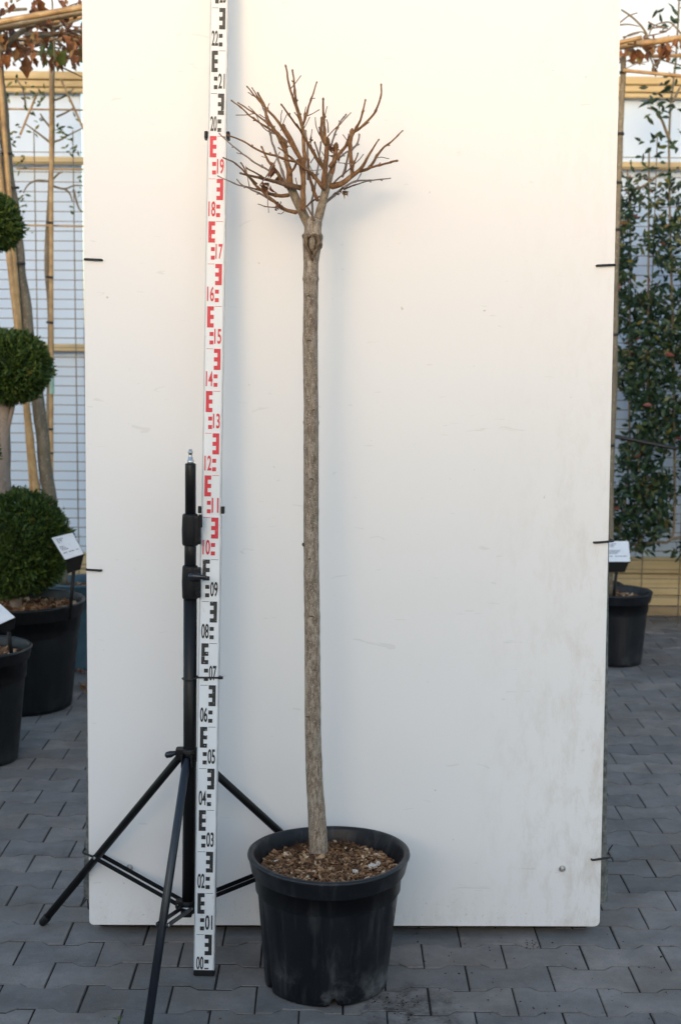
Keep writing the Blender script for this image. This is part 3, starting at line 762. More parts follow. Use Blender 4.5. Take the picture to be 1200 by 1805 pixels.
for (kd, pl, w0, w1, d0, d1) in BRN:
    if w0 <= 1: continue
    n = len(pl); P3 = []
    for i, (x, y) in enumerate(pl):
        t = i/(n-1); P3.append(PY(380+x/ZK, 100+y/ZK, TY+d0+(d1-d0)*t**1.15))
    k = 6; C_ = subdiv(P3, k); m_ = len(C_); s_ = mpp(TY, 250)/ZK
    L = sum((C_[i+1]-C_[i]).length for i in range(m_-1)); acc = 0; rad = []; nodes = [.03+.035*i+r.uniform(-.006,.006) for i in range(20)]
    for i, p in enumerate(C_):
        if i: acc += (p-C_[i-1]).length
        t = acc/max(L,1e-6); R = (w0+(w1-w0)*t**.85)/2*s_
        if kd != 'L' and w0 < 30:
            for nd in nodes:
                if nd < L-.01: R *= 1+.38*math.exp(-((acc-nd)/.0032)**2)
        if kd == 'L': R *= 1+.06*noise.noise(p*40)
        rad.append(max(R, .0009))
    # swollen end bud
    e = (C_[-1]-C_[-2]).normalized(); rt = rad[-1]
    if kd != 'L':
        C_ += [C_[-1]+e*rt*.8, C_[-1]+e*rt*2.2, C_[-1]+e*rt*3.2]; rad += [rt*1.35, rt*1.1, rt*.35]
        # slight natural kinks
        C_ = [p+Vector((noise.noise(p*55), noise.noise(p*55+Vector((9,0,0))), noise.noise(p*55+Vector((0,9,0)))))*.0016*min(1, i/4) for i, p in enumerate(C_)]
    if kd != 'L':
        e0 = (C_[1]-C_[0]).normalized(); C_ = [C_[0]-e0*rad[0]*.9, C_[0]-e0*rad[0]*.55]+C_; rad = [rad[0]*.35, rad[0]*.85]+rad; m_ += 2
    q = MB(); q.tube(C_, rad, 14 if w0 > 30 else 9)
    if kd in 'TG' and w0 >= 8 and L > .06:
        for nd in nodes[:6]:                     # paired side buds
            if nd > L-.015 or r.random() < .35: continue
            acc = 0
            for i in range(1, m_):
                acc += (C_[i]-C_[i-1]).length
                if acc >= nd:
                    u = (C_[i]-C_[i-1]).normalized(); sd = u.cross(Vector((0,1,0)) if r.random() < .6 else Vector((1,0,.2))).normalized()*r.choice((-1,1))
                    b0 = C_[i]+sd*rad[i]*.7; q.tube([b0, b0+sd*.002+u*.0018, b0+sd*.0026+u*.0045], [.0014,.0015,.0004], 5); break
    if kd != 'L' and L > .05:
        for nd in nodes:                         # short dead spurs and fine side shoots
            if nd > L-.02 or r.random() > .30: continue
            i = min(m_-2, 2+int(nd/L*(m_-3))); u = (C_[i+1]-C_[i]).normalized()
            sd = (u.cross(Vector((r.gauss(0,1), r.gauss(0,1), r.gauss(0,1)))).normalized()+u*r.uniform(.3,1.0)).normalized(); l_ = r.uniform(.006,.016) if r.random() < .75 else r.uniform(.02,.045)
            q.tube([C_[i], C_[i]+sd*l_*.5+Vector((0,0,l_*.06)), C_[i]+sd*l_+Vector((0,0,l_*.2)), C_[i]+sd*(l_+.002)+Vector((0,0,l_*.2))], [.0013,.0010,.0011,.0004], 5)
    q.build('branch', bmat[kd], tree)
# shrivelled leaves and pruning remains caught in the crown
for (x, y, s_) in ((325,815,1.0),(372,715,1.1),(722,555,.8),(590,525,.5),(790,838,.7),(395,925,.6),(745,600,.7)):
    q = MB(); p = PY(380+x/ZK, 100+y/ZK, TY-.03 if x < 500 else TY+.03)
    for j in range(7):
        d_ = Vector((r.gauss(0,.7), r.gauss(0,.7), r.gauss(-.4,.8))); q.leaf(p+Vector((r.gauss(0,.004),0,r.gauss(0,.006)))*s_, d_, Vector((r.gauss(0,1),-1,r.gauss(0,1))), .022*s_, .011*s_, r.uniform(.05,.6), .9, .4)
    q.build('withered_leaf', M['dry'], tree)

# ================================================================== LEVELLING STAFF
S0 = G(359.5, 1720); S2 = PY(385, 88.8, 3.455); sv = (S2-S0).normalized()
sx_ = Vector((1, 0, 0)); sx_ = (sx_-sv*sx_.dot(sv)).normalized(); sn = sx_.cross(sv)      # sn faces the camera
if sn.y > 0: sn = -sn
staff = thing('levelling_staff', 'white telescopic measuring staff with black and red graduations tied to the tripod', 'measuring staff', S0)
SW = .0495
# true centre line of the staff is slightly bowed; keep it straight and let sections step back
def sp(x, h, d): return S0+sx_*x+sv*h+sn*d
secs = [(0.006, 1.104, SW, .024, 0.0), (1.09, 2.005, SW*.93, .019, -.0015), (1.98, 2.46, SW*.86, .015, -.003)]
def sec_of(h): return secs[0] if h < 1.104 else (secs[1] if h < 2.0 else secs[2])
for (h0, h1, w, t, st) in secs:
    q = MB(); q.bbox(sp(0,(h0+h1)/2,-t/2+st), (w-.004, t, h1-h0), .0015, (sx_, sn, sv)); so_ = q.build('section', M['staff'], staff)
    for s_ in (-1,1):
        q = MB(); q.bbox(sp(s_*(w/2-.001),(h0+h1)/2,-t/2+st-.0004), (.0022, t+.001, h1-h0), .0006, (sx_, sn, sv))
        q.build('edge_strip', M['staff_edge'], so_).matrix_parent_inverse = Matrix()
q = MB(); q.bbox(sp(0,.007,-.012), (SW+.001, .027, .014), .002, (sx_, sn, sv)); q.build('foot_cap', M['black_plastic'], staff)
def clip(h, w):
    for s_ in (-1,1):
        q = MB(); q.bbox(sp(s_*(w/2+.0022),h,-.008), (.008, .026, .017), .0025, (sx_, sn, sv)); q.build('clip', M['black_plastic'], staff)
clip(1.118, SW); clip(2.002, SW*.95)
fnt = {}
def digits(s):
    cu = bpy.data.curves.new('numeral', 'FONT'); cu.body = s; cu.align_x = 'CENTER'; cu.size = 1.0; cu.offset = 0.018; cu.space_character = .98
    tmp = bpy.data.objects.new('numeral_tmp', cu); COL.objects.link(tmp)
    dg = bpy.context.evaluated_depsgraph_get(); me = bpy.data.meshes.new_from_object(tmp.evaluated_get(dg))
    v = np.array([x.co[:] for x in me.vertices]); f = [tuple(p.vertices) for p in me.polygons]
    bpy.data.objects.remove(tmp); bpy.data.curves.remove(cu); bpy.data.meshes.remove(me)
    return v, f
for dm in range(0, 24):
    hb = dm*.1; ink = M['ink_red'] if 10 <= dm < 20 else M['ink_black']
    def W_(h): return sec_of(h)[2]
    def st_(h): return sec_of(h)[4]
    right = dm % 2 == 0; sg = 1 if right else -1
    w = W_(hb+.05); 
    def rect(q, x0, x1, h0, h1):
        if h0 > 2.44: return
        d = st_((h0+h1)/2)+.0007
        a, b_ = sorted((x0*sg, x1*sg))
        q.add([sp(a,h0,d), sp(b_,h0,d), sp(b_,h1,d), sp(a,h1,d)], [(0,1,2,3)])
    q = MB(); e0, e1 = .02*w, .36*w; s0 = e0+(e1-e0)*.52
    for i in range(5):
        if i % 2 == 0: rect(q, e0, e1, hb+.05+.01*i, hb+.06+.01*i-.0)
        else: rect(q, s0, e1, hb+.05+.01*i, hb+.06+.01*i)
    # join stripes to one letter-like mark
    q.build('graduation_mark', ink, staff)
    for (a, c) in ((.01,.0195),(.03,.0395)):
        q = MB(); rect(q, e0, .22*w, hb+a+(.006 if dm == 0 and a < .02 else 0), hb+c); q.build('graduation_mark', ink, staff)
    q = MB(); rect(q, -.38*w, -.03*w, hb+.0992, hb+.1003); q.build('graduation_line', ink, staff)
    v, f = digits('%02d' % dm)
    if len(v):
        x0, x1 = v[:,0].min(), v[:,0].max(); y0, y1 = v[:,1].min(), v[:,1].max()
        tw = .355*w; th = .0355; hx = (-.20 if right else .20)*w
        q = MB(); d = st_(hb+.03)+.0009
        q.add([sp(hx+((x-x0)/(x1-x0)-.5)*tw, hb+(.0115 if dm else .0155)+(y-y0)/(y1-y0)*(th if dm else th-.004), d) for x, y, z in v], f)
        q.build('numeral', ink, staff)

# ================================================================== TRIPOD STAND
YC = 3.335
stand = thing('tripod_stand', 'black tripod light stand beside the measuring staff with three braced legs', 'tripod', (PY(333,1600,YC).x, YC, 0))
def cpt(x, y): return PY(x, y, YC)
mp = mpp(YC, 1300)
q = MB(); q.tube([cpt(332.5,1608), cpt(335,1310), cpt(335.5,1050)], 11.7*mp, 24); col_ = q.build('lower_tube', M['black_metal'], stand)
q = MB(); q.tube([cpt(335.3,1055), cpt(336,905)], 10.3*mp, 24); q.build('middle_tube', M['black_metal'], stand)
q = MB(); q.tube([cpt(336,940), cpt(336,819), cpt(336,817)], [9.4*mp,9.4*mp,8.6*mp], 24); q.build('upper_tube', M['black_metal'], stand)
q = MB(); q.tube([cpt(336,y) for y in (818,811,810.5,806,805.5,799,798.5,795.5,795,792)], [x*mp for x in (5.8,5.8,4.4,4.4,3.4,3.4,4.6,4.6,3,3)], 18); q.build('spigot', M['zinc'], stand)
def clamp(ytop, ybot, kn, seed):
    # moulded collar: rounded body, split lug on the right, screw
    q = MB(); ys = [ytop, ytop+2, ytop+5, (ytop+ybot)/2, ybot-3, ybot]
    q.tube([cpt(335.6,y) for y in ys], [x*mp for x in (12.4,13.4,13.8,14.8,14.2,13.2)], 20)
    a, b_ = cpt(348,ytop+3), cpt(348,ybot-3); c = (a+b_)/2
    q.bbox(c+Vector((.0,-.006,0)), (13*mp, 14*mp, (a-b_).length), .003)
    cl = q.build('clamp', M['black_plastic'], stand)
    q = MB(); p = cpt(351, ybot-12)+Vector((0,-.022,0)); q.tube([p+Vector((0,.012,0)), p+Vector((0,0,0)), p+Vector((0,-.003,0))], [4.4*mp,4.4*mp,3*mp], 10); q.build('screw', M['black_plastic'], cl).matrix_parent_inverse = Matrix()
    if kn:
        q = MB(); p = cpt(339, kn)+Vector((0,-.026,0)); e = cpt(367, kn)+Vector((0,-.036,0))
        q.tube(subdiv([p+Vector((-.004,.01,0)), p, p.lerp(e,.35), p.lerp(e,.7), e], 3), [x*mp for x in (3,4.4,6,7,7.3,7.2,6.8,6.2,5.2,4.2,3.6,3.2,2.6)], 12, flat=.75)
        q.build('lever_knob', M['black_leg'], cl).matrix_parent_inverse = Matrix()
clamp(906, 961, None, 1); clamp(997, 1055, 1013, 2)
# small lever of the upper clamp, seen edge-on next to the staff
q = MB(); q.bbox(cpt(354.5,917)+Vector((0,-.012,0)), (6*mp,.012,22*mp), .002); q.build('lever_knob', M['black_plastic'], stand)
# leg collar
q = MB(); q.tube([cpt(334.8,y) for y in (1318,1320,1336,1338)], [x*mp for x in (13.4,15,15,13.5)], 22)
A_L = cpt(314,1338); A_F = cpt(331,1336)+Vector((0,-.026,0)); A_R = PY(352,1338,YC+.012)
q.bbox(cpt(319,1328), (17*mp,.026,20*mp), .003); q.bbox(A_F+Vector((-.0105,.005,.001)), (.004,.03,.030), .001); q.bbox(A_F+Vector((.0125,.005,.001)), (.004,.03,.030), .001)
q.bbox(PY(349,1330,YC+.01), (15*mp,.026,18*mp), .003)
q.build('leg_collar', M['black_plastic'], stand)
q = MB(); p = cpt(302,1327)+Vector((0,-.012,0)); q.tube([p+Vector((.020,.010,.003)), p+Vector((.008,.002,.002)), p, p+Vector((-.010,-.004,-.001)), p+Vector((-.013,-.005,-.001))], [.004,.006,.0085,.0075,.003], 12, flat=.8)
q.build('collar_knob', M['black_leg'], stand)
FL = G(75,1634)+Vector((0,0,.010)); LL = (FL-A_L).length
# front leg: continues below the picture along its drawn line, same length as the left one
best = None
for i in range(400):
    yy = 1800+i*.6; xx = 331+(263.5-331)*(yy-1336)/(1797-1336); p = G(xx, yy)
    if p.z > .01: continue
    e = abs((p-A_F).length-LL)
    if best is None or e < best[0]: best = (e, p)
FF = best[1]+Vector((0,0,.010))
# right leg: line 388,1350 -> 492,1455 carried to the ground behind the pot
best = None
for i in range(300):
    yy = 1455+i*.6; xx = 388+(492-388)*(yy-1350)/105; p = G(xx, yy)
    e = abs((p-A_R).length-LL)
    if best is None or e < best[0]: best = (e, p)
FR = best[1]+Vector((0,0,.010))
BH = cpt(331,1596)
q = MB(); q.tube([cpt(332.3,y) for y in (1586,1588,1602,1604)], [x*mp for x in (12.6,14,14,12)], 20)
q.bbox(cpt(318,1592)+Vector((0,-.004,0)), (16*mp,.022,14*mp), .003); q.bbox(cpt(330,1606)+Vector((0,-.016,.004)), (20*mp,.014,16*mp), .003)
q.build('brace_hub', M['black_plastic'], stand)
def leg(a, f, side, hubpt, brn):
    d = (f-a).normalized(); q = MB(); q.tube([a-d*.004, a, f-d*.012], [.0085,.0098,.0098], 18); lg = q.build('leg', M['black_leg'] if side == 'F' else M['black_metal'], stand)
    q = MB(); q.tube([f-d*.03, f-d*.028, f-d*.004, f+d*.002], [.0098,.0112,.0112,.008], 16); q.build('rubber_foot', M['black_plastic'], lg).matrix_parent_inverse = Matrix()
    m_ = a+(f-a)*brn; up = (m_-hubpt).normalized(); sd = up.cross(d).normalized()
    for s_ in (-1,1):
        q = MB(); x_ = sd; z_ = up; y_ = z_.cross(x_); o_ = sd*(s_*.0125)
        q.bbox((m_+hubpt)/2+o_, (.0022,.0115,(m_-hubpt).length+.012), .0007, (x_,y_,z_)); q.build('brace', M['black_metal'], stand)
    q = MB(); q.tube([m_-sd*.016, m_+sd*.016], .0034, 8); q.build('rivet', M['zinc'], stand)
    q = MB(); q.tube([hubpt-sd*.016, hubpt+sd*.016], .003, 8); q.build('rivet', M['zinc'], stand)
leg(A_L, FL, 'L', cpt(318,1591), .575)
leg(A_F, FF, 'F', cpt(330,1596)+Vector((0,-.02,0)), .61)
leg(A_R, FR, 'R', PY(346,1588,YC+.012), .575)
# cable tie round column and staff
ct = MB(); p0 = cpt(322.5,1196)+Vector((-.001,0,0)); sh_ = 0.715
sf = sp(SW/2+.001, .7185, .002); sb = sp(SW/2+.001, .7185, -.026)
ct.tube([p0, cpt(326,1196)+Vector((0,-.014,0)), cpt(336,1196)+Vector((0,-.0185,0)), sp(-SW/2,.7185,.0035), sp(0,.7185,.003), sf, sb, cpt(340,1196)+Vector((0,.022,0)), cpt(326,1196)+Vector((0,.014,0)), p0], .0022, 7)
ct.bbox(sp(SW/2+.0045,.7185,.001), (.011,.006,.0065), .001)
tag(ct.build('cable_tie', M['tie']), 'black cable tie binding the measuring staff to the tripod column', 'cable tie')

# ================================================================== BACKGROUND PLANTS
def simple_pot(name, c, RB, RT, H, m, parent, rimh=.05, n=64, mulch=700, seed=1):
    q = MB(); q.lathe(potprof(RB, RT-.018, RT, H, rimh), n, (c[0], c[1], 0)); p = q.build(name, m, parent, (c[0], c[1], 0))
    q = MB(); q.lathe([(0,H-.045),(RT*.5,H-.046),(RT-.03,H-.055)], 32, (c[0], c[1], 0)); q.build('soil', M['soil'], parent)
    o = chips(mulch, (c[0], c[1]), RT-.034, H-.047, seed, .012, .04).build('bark_mulch', M['chip'], parent); o['kind'] = 'stuff'
    return p
def ball(c, R, n, seed, parent, name='foliage', zt=.93, zb=.90):
    r = random.Random(seed); q = MB()
    for i in range(n):
        e = Vector((r.gauss(0,1), r.gauss(0,1), r.gauss(0,1))).normalized()
        lump = 1+.11*noise.noise(e*2.3+Vector((seed,0,0)))+.09*noise.noise(e*6+Vector((0,seed,0)))+(.06 if r.random() < .03 else 0)
        e = Vector((e.x, e.y, e.z*(zt if e.z > 0 else zb)))
        sh_ = 1-abs(r.gauss(0,.11)); p = c+e*(R*lump*sh_)
        d = (e*.9+Vector((r.gauss(0,.55), r.gauss(0,.55), r.gauss(.15,.55)))).normalized()
        L = r.uniform(.012,.028); w = L*r.uniform(.26,.44)
        nrm = Vector((r.gauss(0,1), r.gauss(0,1), r.gauss(0,1)))
        s_ = d.cross(nrm).normalized()
        q.add([p-d*L*.3, p+s_*w*.5+d*L*.15, p+d*L*.7, p-s_*w*.5+d*L*.2], [(0,1,2),(0,2,3)], min(.99, max(.01, r.gauss(.45,.22))))
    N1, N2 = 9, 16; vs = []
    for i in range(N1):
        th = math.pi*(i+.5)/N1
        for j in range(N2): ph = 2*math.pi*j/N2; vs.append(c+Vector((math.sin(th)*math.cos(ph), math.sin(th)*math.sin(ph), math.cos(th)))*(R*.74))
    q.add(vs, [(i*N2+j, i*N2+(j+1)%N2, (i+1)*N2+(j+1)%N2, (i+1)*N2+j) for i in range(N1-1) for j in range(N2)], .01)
    return q.build(name, M['thuja'], parent)

YT = 5.74
top = thing('topiary_conifer', 'cloud-pruned conifer with three clipped green balls in large black pot', 'topiary', (PY(35,1250,YT).x, YT, 0))
tc = PY(36, 1060, YT); HT = tc.z+.01
simple_pot('pot', (tc.x, YT), .205, 114*mpp(YT,1060), HT, M['pot_dark'], top, .058, 72, 900, 31)
b1, b2, b3 = PY(30,962,YT), PY(16,648,YT-.02), PY(-19,393,YT)
q = MB(); q.tube(subdiv([Vector((b1.x-.01,YT,HT-.05)), b1, PY(10,860,YT), PY(9,800,YT), PY(8,745,YT), b2], 4), .0255, 14); q.build('trunk', M['bark_pale'], top)
q = MB(); q.tube(subdiv([PY(11,775,YT), PY(17,745,YT-.01), PY(24,715,YT-.02)], 4), .008, 8); q.build('branch', M['bark_pale'], top)
q = MB(); q.tube(subdiv([b2, PY(-20,560,YT+.05), PY(-28,470,YT+.03), b3], 4), [.02]*13, 10); q.build('branch', M['bark_pale'], top)
ball(b1, 96*mpp(YT,960)*.97, 27000, 3, top, zt=1.06, zb=.96); ball(b2, 72*mpp(YT,648), 16000, 4, top); ball(b3, 57*mpp(YT,393), 10000, 5, top)

YN = 4.98
np_ = thing('planter_pot', 'black plastic plant pot with bark mulch in front of the clipped conifer', 'plant pot', (PY(-42,1340,YN).x, YN, 0))
nc = PY(-42,1138,YN)
simple_pot('pot', (nc.x, YN), .142, 98*mpp(YN,1138), nc.z, M['pot_dark'], np_, .045, 64, 600, 41)
q = MB(); q.tube(subdiv([Vector((nc.x,YN,nc.z-.05)), Vector((nc.x-.01,YN,nc.z+.3)), Vector((nc.x+.0,YN,nc.z+.62))], 4), .016, 10); q.build('trunk', M['bark_pale'], np_)
ball(Vector((nc.x-.08,YN,nc.z+.72)), .17, 9000, 8, np_)

def label(pts, Y, stake_to, lab, holder=True):
    P = [PY(x, y, Y) for x, y in pts]               # clockwise from upper left; card tilted back
    c = sum(P, Vector())/4
    for i, s_ in ((0,1),(1,1),(2,-1),(3,-1)): P[i] = P[i]+Vector((0, .035*s_, 0)) if True else P[i]
    # keep the outline where it is drawn while the card leans back
    P = [CP+(p0-CP)*((p0.y+.03*s_)/p0.y) for p0, s_ in zip([PY(x, y, Y) for x, y in pts], (1,1,-1,-1))]
    t = thing('plant_label', lab, 'plant label', (c.x, Y, stake_to[2]))
    n = (P[1]-P[0]).cross(P[3]-P[0]).normalized()
    if n.y > 0: n = -n
    q = MB(); q.add(P+[p-n*.002 for p in P], [(0,1,2,3),(7,6,5,4),(0,4,5,1),(1,5,6,2),(2,6,7,3),(3,7,4,0)]); cd = q.build('card', M['card'], t)
    q = MB(); B = [c+(p-c)*1.03-n*.003 for p in P]; q.add(B+[p-n*.006 for p in B], [(0,1,2,3),(7,6,5,4),(0,4,5,1),(1,5,6,2),(2,6,7,3),(3,7,4,0)])
    m0 = (P[2]+P[3])/2-n*.006; sv_ = Vector(stake_to)
    low = m0.lerp(sv_, .22); wv_ = (P[2]-P[3])*.46
    q.add([m0-wv_, m0+wv_, low+wv_*.75, low-wv_*.75, m0-wv_-n*.006, m0+wv_-n*.006, low+wv_*.75-n*.006, low-wv_*.75-n*.006], [(0,1,2,3),(7,6,5,4),(0,4,5,1),(1,5,6,2),(2,6,7,3),(3,7,4,0)])
    q.build('holder', M['black_plastic'], t)
    q = MB(); q.tube([low, sv_], .0075, 8); q.build('stake', M['black_plastic'], t)
    r = random.Random(int(pts[0][0])+5); q = MB()
    for (u0, u1, v) in ((.16,.46,.13),(.16,.40,.20),(.16,.36,.27),(.10,.62,.46),(.10,.58,.53),(.12,.5,.60),(.40,.90,.74),(.12,.3,.74)):
        u = u0
        while u < u1:
            u2 = min(u1, u+r.uniform(.05,.13)); h = .022
            bil = lambda a, b_: P[0].lerp(P[1], a).lerp(P[3].lerp(P[2], a), b_)+n*.0006
            q.add([bil(u,v-h), bil(u2,v-h), bil(u2,v+h), bil(u,v+h)], [(0,1,2,3)]); u = u2+.025
    q.build('print', M['card_ink'], t)
s_ = PY(123,1066,YT-.16); label([(91,948),(128.5,939),(148,976),(115,986.5)], YT-.16, (s_.x, s_.y, HT-.05), 'white plant label on black stake in the large black conifer pot')
s_ = PY(23,1152,YN-.06); label([(-38,1062),(-6,1058),(27,1088),(-2,1101)], YN-.08, (s_.x, s_.y, nc.z-.05), 'white plant label on black stake in the small black pot')

# blue pot with a leaning pollard trunk and bamboo stake, trained roof of canes above
YB = 6.46
bp_ = PY(146, 1022, YB); HB = bp_.z
plane = thing('trained_tree', 'leaning staked tree in teal pot with flat cane-trained top of dried leaves', 'trained tree', (bp_.x, YB, 0))
simple_pot('pot', (bp_.x, YB), .125, 62*mpp(YB,1022), HB, M['pot_blue'], plane, .045, 56, 500, 51)
def tubes_px(pts, Y, w, m, name, parent, n=12, k=5, wob=.0, seed=0):
    P = subdiv([PY(x, y, Y if not isinstance(Y, (list,tuple)) else Y[i]) for i, (x, y) in enumerate(pts)], k)
    if wob: P = [p+Vector((noise.noise(Vector((seed,p.z*7,0))), 0, 0))*wob for p in P]
    L = len(P); y0 = sum(p[1] for p in pts)/len(pts); Y0 = Y if not isinstance(Y, (list,tuple)) else Y[0]
    if isinstance(w, tuple): R = [(w[0]+(w[1]-w[0])*i/(L-1))/2*mpp(Y0, y0) for i in range(L)]
    else: R = [w/2*mpp(Y0, y0)]*L
    q = MB(); q.tube(P, R, n); return q.build(name, m, parent)
def cane_px(pts, Y, w, parent, n=10, m=None):
    P = [PY(x, y, Y) for x, y in pts]; a, b_ = P[0], P[-1]; L = (b_-a).length; k = max(6, int(L/.02)); R0 = w/2*mpp(Y, pts[0][1])
    Q = [a.lerp(b_, i/k) for i in range(k+1)]; R = []
    for i in range(k+1):
        s = (i/k*L) % .22; R.append(R0*(1.13 if s < .021 else 1.0))
    q = MB(); q.tube(Q, R, n); return q.build('bamboo_cane', m or M['cane'], parent)
tubes_px([(110,1030),(101,960),(86,865),(74,760),(60,660),(47,560),(36,470),(28,400),(14,290),(4,180),(-6,60),(-14,-60)], YB, (26,17), M['bark_grey'], 'trunk', plane, 16, 5, .008, 3)
cane_px([(84,1030),(30,600),(12,430),(-6,250),(-40,-40)], YB-.05, 11.5, plane)
cane_px([(70,1030),(22,330),(1,110),(-8,20)], YB-.045, 9, plane)
for (x, y) in ((31,464),(20,330),(8,270)):
    q = MB(); c = PY(x-5, y, YB-.04); e = PY(x+14, y+1, YB-.05); q.tube([c, e], .006, 6); q.build('binding', M['tie'], plane)
# flat top: canes running left-right and front-back
tops = [((-120,60),(0,31),(150,12)), ((-120,72),(25,38),(150,22)), ((-60,60),(40,50),(160,28)), ((-80,70),(60,81),(170,70)), ((-60,92),(80,82),(170,60)), ((-80,105),(60,98),(160,88))]
for i, t_ in enumerate(tops):
    cane_px([t_[0], t_[2]], YB+(-.35,-.28,.0,.15,.3,.45)[i], (11,9,8,7,7,6)[i], plane, 8)
for (pts, w, Y) in (([(0,90),(30,62),(58,44),(75,38)], (13,7), YB-.2), ([(45,62),(80,62),(110,60),(150,52)], (10,6), YB-.1), ([(75,48),(110,44),(150,30)], (6,4), YB), ([(-10,24),(20,18),(48,16)], (7,5), YB-.1), ([(-10,52),(20,90),(40,110)], (6,3), YB), ([(100,70),(125,95),(135,120)], (4,2), YB+.1), ([(20,5),(25,-20)], (5,5), YB), ([(92,-10),(95,60),(97,108)], (3,2), YB-.2)):
    tubes_px(pts, Y, w, M['bark_grey'], 'branch', plane, 8)
r = random.Random(77)
def dry_leaf(p, L, parent, rd, green=False):
    q = MB(); d = Vector((r.gauss(0,.45), r.gauss(0,.45), -1)).normalized(); nrm = Vector((r.gauss(0,.8), -1, r.gauss(0,.3)))
    side = d.cross(nrm).normalized(); up = side.cross(d)
    prof = [(0,.05),(.12,.22),(.28,.52),(.42,.40),(.55,.62),(.70,.34),(.85,.20),(1,.02)]; cu = r.uniform(-.5,.5); tw = r.uniform(-1.2,1.2)
    vs = []
    for t, w in prof:
        c = p+d*(L*t)+up*(L*cu*t*t); s2 = (Matrix.Rotation(tw*t, 3, d) @ side); u2 = (Matrix.Rotation(tw*t, 3, d) @ up); ww = w*L*.62*r.uniform(.8,1.2)
        fd = .9; vs += [c-s2*ww*.8+u2*ww*fd, c, c+s2*ww*.8+u2*ww*fd*r.uniform(.4,1.2)]
    fs = []
    for i in range(len(prof)-1): fs += [(i*3,i*3+1,i*3+4,i*3+3),(i*3+1,i*3+2,i*3+5,i*3+4)]
    q.add(vs, fs, rd, True); q.build('dried_leaf', M['leaf_green'] if green else M['dry'], parent)
for (x, y, L) in [(64,-6,40),(76,22,30),(82,40,26),(6,38,34),(14,52,30),(26,62,26),(38,78,30),(47,98,34),(43,82,30),(14,92,24),(20,98,22),(112,62,24),(128,56,28),(138,50,24),(150,42,26),(122,76,30),(140,82,32),(134,98,26),(148,96,26),(110,100,24),(55,60,22),(90,66,20),(102,30,18),(120,22,16),(60,8,26),(-4,30,30),(-8,60,30),(30,84,20),(84,62,22),(130,40,20),(142,66,22),(4,82,26)]:
    dry_leaf(PY(x, y, YB+r.uniform(-.3,.15)), L*mpp(YB,y)*1.15, plane, r.random())
for i in range(120):
    x = r.uniform(-30,158); y = r.gauss(62,28)-(x-60)*.08
    dry_leaf(PY(x, y, YB+r.uniform(-.35,.4)), r.uniform(10,22)*mpp(YB,y), plane, r.random()*.9)
for i in range(46):
    x = r.uniform(-30,140); y = r.gauss(58,27); a_ = r.uniform(-.5,.5); L_ = r.uniform(25,60)
    tubes_px([(x,y),(x+L_*.5,y-a_*L_*.5+r.uniform(-4,4)),(x+L_,y-a_*L_)], YB+r.uniform(-.3,.3), (3.4,1.6), M['twig_dark'], 'branch', plane, 6, 4)
for (x, y, L) in [(80,76,26),(88,74,30),(94,86,28),(78,92,26),(106,84,30),(118,88,32),(98,104,26)]:
    dry_leaf(PY(x, y, YB+r.uniform(-.2,.0)), L*mpp(YB,y), plane, r.uniform(.5,.95), True)

# slender espalier with a cane on the mesh, left
YE = 7.22
esp = thing('espalier_tree', 'slender young espalier tied to a bamboo cane, sparse small green leaves', 'espalier', (PY(88,1100,YE).x, YE, 0))
ec = PY(92, 1090, YE)
simple_pot('pot', (ec.x, YE), .12, .155, .27, M['pot_dark'], esp, .04, 40, 150, 61)
tubes_px([(93,1100),(88,1000),(86,880),(86,780),(88,700),(90,620),(89,540),(84,480),(84,430),(88,360),(91,300),(93,240),(93,160),(94,100),(96,40)], YE, (13,7), M['bark_grey'], 'trunk', esp, 10, 4)
cane_px([(91,1100),(91,118)], YE-.045, 7.5, esp, 8)
for y in (392,488,568,756,798,862):
    q = MB(); c = PY(83, y, YE-.05); e = PY(94, y+1, YE-.06); q.tube([c, e], .006, 6); q.build('binding', M['tie'], esp)
q = MB(); a = PY(92,668,YE-.07); q.bbox(a, (8*mpp(YE,668), .02, 52*mpp(YE,668)), .008); q.build('plastic_tag', M['tag'], esp)
cane_px([(66,164),(36,238)], YE-.03, 4, esp, 6); cane_px([(108,140),(150,232)], YE-.03, 4, esp, 6)
for yy, x0, x1 in ((192,12,150),(397,38,155),(297,30,160)): cane_px([(x0,yy),(x1,yy+2)], YE-.02, 3.4, esp, 6)
tw = [[(90,252),(72,238),(56,226),(45,218)],[(92,178),(110,172),(120,166),(130,156)],[(95,250),(108,246),(122,238),(148,225)],[(92,318),(104,306),(112,303)],[(88,320),(66,318),(50,326),(42,340)],[(94,328),(114,333),(132,327),(152,328)],[(115,333),(124,342),(128,356)],[(92,228),(76,208),(72,200)],[(130,334),(140,368),(152,374)],[(46,192),(42,160),(30,140)],[(100,206),(118,198),(130,190)]]
for t_ in tw: tubes_px(t_, YE-.02, (4.2,2), M['bark_grey'], 'branch', esp, 6, 4)
q = MB(); r2 = random.Random(5)
def scat(q, x, y, sx, sy, n, Y, Lp, dY=.12, r=r2, lo=.02, hi=.98):
    for i in range(n):
        p = PY(x+r.gauss(0,sx), y+r.gauss(0,sy), Y+r.gauss(0,dY)); d = Vector((r.gauss(0,1), r.gauss(0,.7), r.gauss(-.2,.8)))
        q.leaf(p, d, Vector((r.gauss(0,.6), -1, r.gauss(.3,.6))), Lp*mpp(Y,y)*r.uniform(.7,1.2), Lp*mpp(Y,y)*r.uniform(.32,.48), r.uniform(lo,hi), .3, r.uniform(-.1,.3))
